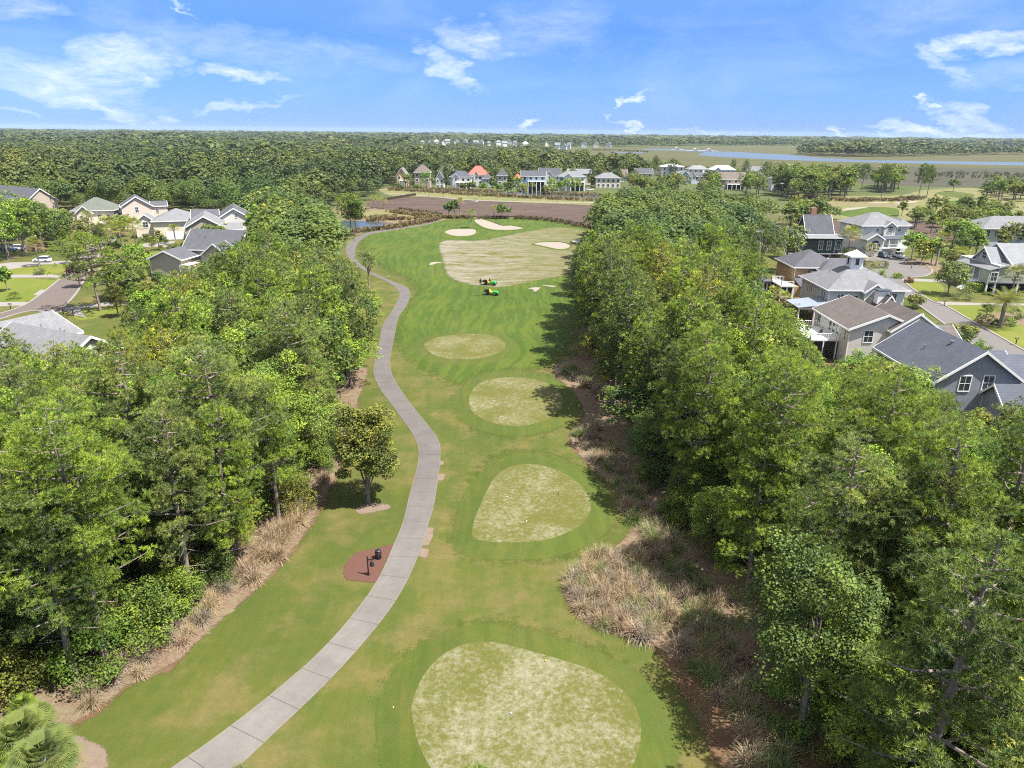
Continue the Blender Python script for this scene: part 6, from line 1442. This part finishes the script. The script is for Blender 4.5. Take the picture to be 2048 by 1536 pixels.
def head_bits(o, c, f):
    MB().lathe([(.02,-.02),(.115,-.01),(.12,.03),(.08,.10),(.02,.125)], 12, (c[0], c[1], c[2]+.02)).build('cap', M['darkcloth'], o, True)
    MB().lathe([(.03,-.085),(.075,-.05),(.085,0),(.06,.02)], 12, (c[0]+f[0]*.035, c[1]+f[1]*.035, c[2]-.01)).build('face', M['skin'], o, True)
def utility_cart(x, y, rz, label):
    e = empty('utility_cart', (x, y, 0), rz); tag(e, label, 'utility cart', 'green utility carts on the fairway')
    b = MB(); b.add([(.35,-.68,.45),(1.75,-.6,.42),(1.75,.6,.42),(.35,.68,.45),(.4,-.66,.98),(1.2,-.62,.96),(1.7,-.52,.72),(1.7,.52,.72),(1.2,.62,.96),(.4,.66,.98)], [(0,3,2,1),(0,1,6,5,4),(3,9,8,7,2),(4,5,8,9),(5,6,7,8),(1,2,7,6),(0,4,9,3)]); b.build('hood', M['cargreen'], e)
    MB().box(-1.35, 1.62, -.5, .5, .34, .5).build('chassis', M['black'], e)
    MB().box(-.45, .38, -.66, .66, .5, .62).build('floor_panel', M['cargreen'], e)
    bed = MB(); bed.box(-1.7, -.5, -.75, .75, .8, .88); bed.box(-1.7, -.5, -.75, -.69, .883, 1.15); bed.box(-1.7, -.5, .69, .75, .883, 1.15); bed.box(-1.7, -1.64, -.687, .687, .883, 1.15); bed.box(-.56, -.5, -.687, .687, .883, 1.2); bed.build('cargo_bed', M['black'], e)
    for s in (-.34, .34):
        MB().box(-.32, .2, s-.26, s+.26, .623, .86).build('seat', M['yellow'], e); MB().hexa([(-.42,s-.25,.85),(-.3,s-.25,.85),(-.3,s+.25,.85),(-.42,s+.25,.85)], [(-.5,s-.23,1.32),(-.4,s-.23,1.32),(-.4,s+.23,1.32),(-.5,s+.23,1.32)]).build('backrest', M['yellow'], e)
    st = MB(); st.bar((.62,-.3,.95), (.35,-.3,1.18), .03); st.lathe([(.15,0),(.18,.02),(.15,.04)], 12, (.33,-.3,1.18)); st.build('steering_wheel', M['black'], e)
    gb = MB(); gb.bar((1.78,-.5,.45), (1.78,.5,.45), .045); gb.bar((1.78,-.45,.45), (1.74,-.45,.8), .035); gb.bar((1.78,.45,.45), (1.74,.45,.8), .035); gb.bar((1.74,-.45,.8), (1.74,.45,.8), .035); gb.build('front_guard', M['black'], e)
    for s in (-.42, .42): MB().box(1.71, 1.735, s-.08, s+.08, .6, .68).build('headlight', M['trim'], e)
    for a in (-1.05, 1.2):
        for s in (-.66, .66): wheel(e, a, s, .32, .24, 'black')
    return e
p = P(985, 590); c1 = utility_cart(p.x-.2, p.y, -.18, 'green and black utility cart with yellow seats, parked empty, nearer of the two')
p = P(981, 570); c2 = utility_cart(p.x-.2, p.y, -.18, 'green and black utility cart with yellow seats, farther one with a person aboard')
sit = person_mesh(SIT, 'person'); sit.location = (c2.location.x-.15, c2.location.y+.33, 0); sit.rotation_euler = (0, 0, -.18); tag(sit, 'person in dark clothes sitting in the farther utility cart', 'person'); head_bits(sit, (.08,0,1.60), (1,0))
p = P(961, 571); stp = person_mesh(STAND, 'person'); stp.location = (p.x, p.y, 0); tag(stp, 'person in dark clothes standing behind the farther utility cart', 'person'); head_bits(stp, (0,-.01,1.66), (0,-1))
p = P(952, 591); rk = MB(); rk.bar((-.9,.25,.03), (.5,-.3,.05), .035); rk.box(.45, .75, -.48, -.16, .01, .08); o = rk.build('rake', M['black']); o.location = (p.x, p.y, .01); tag(o, 'dark rake lying on the grass left of the nearer utility cart', 'rake')
def golf_cart(x, y, rz, label):
    e = empty('golf_cart', (x, y, 0), rz); tag(e, label, 'golf cart')
    MB().add([(-1.1,-.58,.3),(1.1,-.55,.3),(1.1,.55,.3),(-1.1,.58,.3),(-1.1,-.58,.75),(.1,-.58,.5),(.55,-.55,.85),(1.1,-.5,.6),(1.1,.5,.6),(.55,.55,.85),(.1,.58,.5),(-1.1,.58,.75)], [(0,3,2,1),(0,1,7,6,5,4),(3,11,10,9,8,2),(4,5,10,11),(5,6,9,10),(6,7,8,9),(1,2,8,7),(0,4,11,3)]).build('body', M['carwhite'], e)
    MB().box(-1.05, .75, -.6, .6, 1.85, 1.93).build('canopy', M['black'], e); MB().box(-.55, .0, -.5, .5, .7, .88).build('seat', M['black'], e)
    for a in (-1.0, .65):
        for s in (-.53, .53): MB().bar((a, s, .7), (a, s, 1.85), .025, n=5).build('roof_post', M['black'], e)
    for a in (-.75, .8):
        for s in (-.55, .55): wheel(e, a, s, .23, .18, 'trim')
    return e
p = P(951, 404.5); golf_cart(p.x, p.y, -.1, 'white golf cart with black roof on the far cart path')
def car(x, y, rz, label, paint, kind='suv', s=1.0):
    e = empty('parked_car', (x, y, 0), rz, s); tag(e, label, 'car')
    prof = {'suv': [(-2.2,.35),(-2.25,.95),(-2.1,1.05),(1.2,1.02),(2.05,.9),(2.2,.7),(2.2,.35)], 'pickup': [(-2.7,.4),(-2.7,1.1),(-.6,1.1),(1.3,1.1),(2.4,1.0),(2.5,.75),(2.5,.4)]}[kind]
    W_ = .9; n = len(prof); b = MB(); b.add([(a, s_*W_, z) for s_ in (-1, 1) for a, z in prof], [(i, (i+1) % n, (i+1) % n+n, i+n) for i in range(n)]+[tuple(range(n-1, -1, -1)), tuple(range(n, 2*n))]); b.build('body', M[paint], e)
    g0, g1, z1, zt = {'suv': (-2.05, 1.15, 1.04, 1.62), 'pickup': (-.7, 1.25, 1.103, 1.8)}[kind]
    q = [(g0,-.84,z1),(g1,-.84,z1),(g1,.84,z1),(g0,.84,z1)]; t = [(g0+.25,-.68,zt),(g1-.85,-.68,zt),(g1-.85,.68,zt),(g0+.25,.68,zt)]
    MB().hexa(q, t).build('windows', M['glass'], e); MB().box(g0+.22, g1-.82, -.70, .70, zt+.002, zt+.05).build('roof', M[paint], e)
    if kind == 'pickup': MB().box(-2.6, -.8, -.78, .78, 1.103, 1.112).build('cargo_bed', M['black'], e)
    for s_ in (-.62, .62): MB().box(2.19 if kind == 'suv' else 2.49, 2.215 if kind == 'suv' else 2.515, s_-.16, s_+.16, .66, .8).build('headlight', M['trim'], e)
    for a in (-1.4, 1.4) if kind == 'suv' else (-1.65, 1.6):
        for s_ in (-.86, .86): wheel(e, a, s_, .35, .22)
    return e
p = P(85, 524); car(p.x, p.y, PI+.05, 'white car parked across the left driveway beside the old palm', 'carwhite')
p = P(18, 503); car(p.x, p.y, .1, 'dark blue car in the shade of the far left oaks', 'carblue')
p = P(42, 500); car(p.x, p.y, .1, 'white car in the shade of the far left oaks, behind the blue one', 'carwhite')
p = P(1767, 515); car(p.x, p.y, -PI/2, 'dark car parked before the garage of the big white house', 'carblue')
p = P(1796, 515); car(p.x, p.y, -PI/2, 'white pickup truck parked right of the dark car', 'carwhite', 'pickup')
p = P(1180, 381); car(p.x, p.y, .2, 'pale car between the far houses at the water', 'carwhite')
def mailbox(u, v, label):
    p = P(u, v); e = empty('mailbox', p); tag(e, label, 'mailbox'); MB().box(-.06, .06, -.06, .06, 0, 1.15).build('post', M['black'], e)
    b = MB(); n = 8; b.add([(s*.32, .12*math.cos(PI*i/n), 1.3+.12*math.sin(PI*i/n)) for s in (-1, 1) for i in range(n+1)]+[(s*.32, y, 1.15) for s in (-1, 1) for y in (-.12, .12)], [(i, i+1, i+n+2, i+n+1) for i in range(n)]+[tuple(range(n, -1, -1))+(2*n+3, 2*n+2), tuple(range(n+1, 2*n+2))+(2*n+4, 2*n+5), (2*n+2, 2*n+3, 2*n+5, 2*n+4)]); b.build('box', M['black'], e)
for a in ((1822,538,'black mailbox at the cul-de-sac'), (1888,612,'black mailbox at the corner of the two right lawns'), (2031,690,'black mailbox beside the street at the right edge'), (22,620,'black mailbox at the brown street, leftmost'), (127,628,'tall black mailbox by the near left roof'), (147,632,'low black mailbox beside the left drive')): mailbox(*a)
# mulch bed furniture
p = P(737, 1151); e = empty('bell_post', p); tag(e, 'black post with a hanging bell in the red mulch bed', 'bell post')
MB().box(-.05, .05, -.05, .05, 0, 1.9).build('post', M['black'], e); b = MB(); b.box(.052, .55, -.03, .03, 1.58, 1.65); b.bar((.05,0,1.4), (.22,0,1.58), .018, n=5); b.build('arm', M['black'], e)
b = MB(); b.bar((.36,0,1.50), (.36,0,1.58), .015, n=5); b.lathe([(.21,1.02),(.19,1.1),(.16,1.3),(.12,1.42),(.05,1.5)], 14, (.36,0,0)); b.build('bell', M['black'], e, True)
MB().lathe([(.1,0),(.1,.05)], 10).build('base', M['black'], e)
p = P(757, 1117); e = empty('litter_bin', p); tag(e, 'black cylindrical litter bin in the red mulch bed', 'bin')
MB().lathe([(.24,0),(.25,.1),(.25,.78)], 18).build('body', M['black'], e, True); MB().lathe([(.27,.782),(.27,.84),(.20,.9)], 18).build('rim', M['black'], e)
for i_ in range(18): MB().bar((.262*math.cos(i_*PI/9), .262*math.sin(i_*PI/9), .05), (.262*math.cos(i_*PI/9), .262*math.sin(i_*PI/9), .76), .013, n=4).build('slat', M['black'], e)
def marker(u, v, m, lab, z=.30):
    p = P(u, v, z); e = empty('tee_marker', (p.x, p.y, z), 0, .7); tag(e, lab, 'tee marker', 'tee markers'); MB().lathe([(.015,-.05),(.02,.05),(.07,.08),(.085,.14),(.06,.20),(.01,.22)], 10).build('ball', M[m], e, True); MB().bar((0,0,-.04), (0,0,.04), .012, n=5).build('spike', M['steel'], e)
for a in ((1014,995,'trim','white tee marker on the left of the second tee'),(1117,989,'black','dark tee marker on the right of the second tee'),(1053,1044,'trim','white tee marker low on the second tee'),(988,803,'trim','white tee marker on the third tee'),(1091,1323,'yellow','yellow tee marker at the top edge of the nearest tee'),(787,1417,'trim','white tee marker in the grass left of the nearest tee'),(1022,1428,'trim','white tee marker in the middle of the nearest tee')): marker(*a, z=.30 if a[0] != 787 else 0.02)
# marsh bulkhead, posts and docks
b = MB()
A_, B_ = P(776, 400), P(830, 391)
for i_ in range(24): q = A_.lerp(B_, i_/23); b.box(q.x-.6, q.x+.6, q.y-.2, q.y+.2, 0, 1.4)
o = b.build('bulkhead', M['wood']); tag(o, 'dark timber bulkhead at the left end of the brown marsh', 'bulkhead')
for (u, v) in ((850,390),(858,393),(886,396),(1114,407)): p = P(u, v); o = MB().box(-.12,.12,-.12,.12,0,2.6).build('marker_post', M['wood']); o.location = p; tag(o, 'dark marker post beside the far cart path, %s' % {850:'leftmost', 858:'second from left', 886:'third, by the marsh trees', 1114:'rightmost'}[u], 'post')
for (u, v, w, l) in ((1355,300,30,'small dock reaching into the creek, left of three'), (1392,302.5,45,'white boat dock on the creek, middle of three'), (1419,303,34,'boat house dock on the creek, rightmost')):
    p = P(u, v); e = empty('dock', p); tag(e, l, 'dock'); MB().box(-w/2, w/2, -3, 3, 1.0, 1.5).build('deck', M['trim'], e)
    for i_ in range(6): MB().bar((-w/2+w*i_/5, 0, 0), (-w/2+w*i_/5, 0, .99), .3, n=5).build('pile', M['wood'], e)
    gable_r = MB(); gable_r.slab([(-6,-5,4.5),(0,-5,7),(0,5,7),(-6,5,4.5)], .3); gable_r.slab([(6,-5,4.5),(0,-5,7),(0,5,7),(6,5,4.5)], .3); gable_r.build('roof', M['r_white'], e)
    for a in (-5.5, 5.5):
        for s in (-4.5, 4.5): MB().bar((a, s, 0), (a, s, 4.6), .25, n=5).build('roof_post', M['trim'], e)
for (u, v, vt) in ((2000,303,277),(2014,304,276),(2046,304,277)):
    x, y, h, r = at(u, v, vt, 2); m_ = MB()
    for s in (-1, 1):
        for t in (-1, 1): m_.bar((s*2.2, t*2.2, 0), (s*.5, t*.5, h*.8), .35, .2, 4)
    m_.bar((0,0,h*.75), (0,0,h), .6, .3, 4)
    for z in (.7, .82, .94): m_.bar((-5,0,h*z), (5,0,h*z), .3, n=4)
    o = m_.build('transmission_tower', M['steel']); o.location = (x, y, 0); tag(o, 'faint transmission tower above the far woods, %s' % {2000:'left', 2014:'middle', 2046:'right'}[u], 'tower')
# ------------------------------------------------------------------ the air between here and the horizon
hz = MB(); hz.box(-9600, 9600, -200, 9600, -1, 60); me = hz.mesh('haze', None)
mh = bpy.data.materials.new('haze_air'); mh.use_nodes = True; t_ = mh.node_tree; t_.nodes.clear(); b = NB(t_); ou = b.n('ShaderNodeOutputMaterial'); pv = b.n('ShaderNodeVolumePrincipled')
pv.inputs['Color'].default_value = (.72, .86, 1.0, 1); pv.inputs['Density'].default_value = 4e-5; b.l(pv.outputs[0], ou.inputs['Volume']); me.materials.append(mh)
tag(link('haze', me), 'thin blue haze over the far woods', 'haze', kind='stuff')

# ------------------------------------------------------------------ labels: what nothing else tells apart is told apart by its place
def _uv(o): return proj(o.location.x, max(5.0, o.location.y), 0)
byl = {}
for o in COL.objects:
    if o.parent is None and 'label' in o.keys(): byl.setdefault(o['label'], []).append(o)
for l_, L_ in byl.items():
    n_ = len(L_); w_ = len(l_.split())
    if n_ == 1 or n_ > 10 or w_ > 15: continue
    L_.sort(key=lambda o: _uv(o)[0])
    for i_, o in enumerate(L_):
        q_ = 'leftmost' if i_ == 0 else ('rightmost' if i_ == n_-1 else ['', 'second', 'third', 'fourth', 'fifth', 'sixth', 'seventh', 'eighth', 'ninth'][i_]+' from left')
        if w_+len(q_.split()) > 16: q_ = q_.split()[0]
        o['label'] = l_+', '+q_
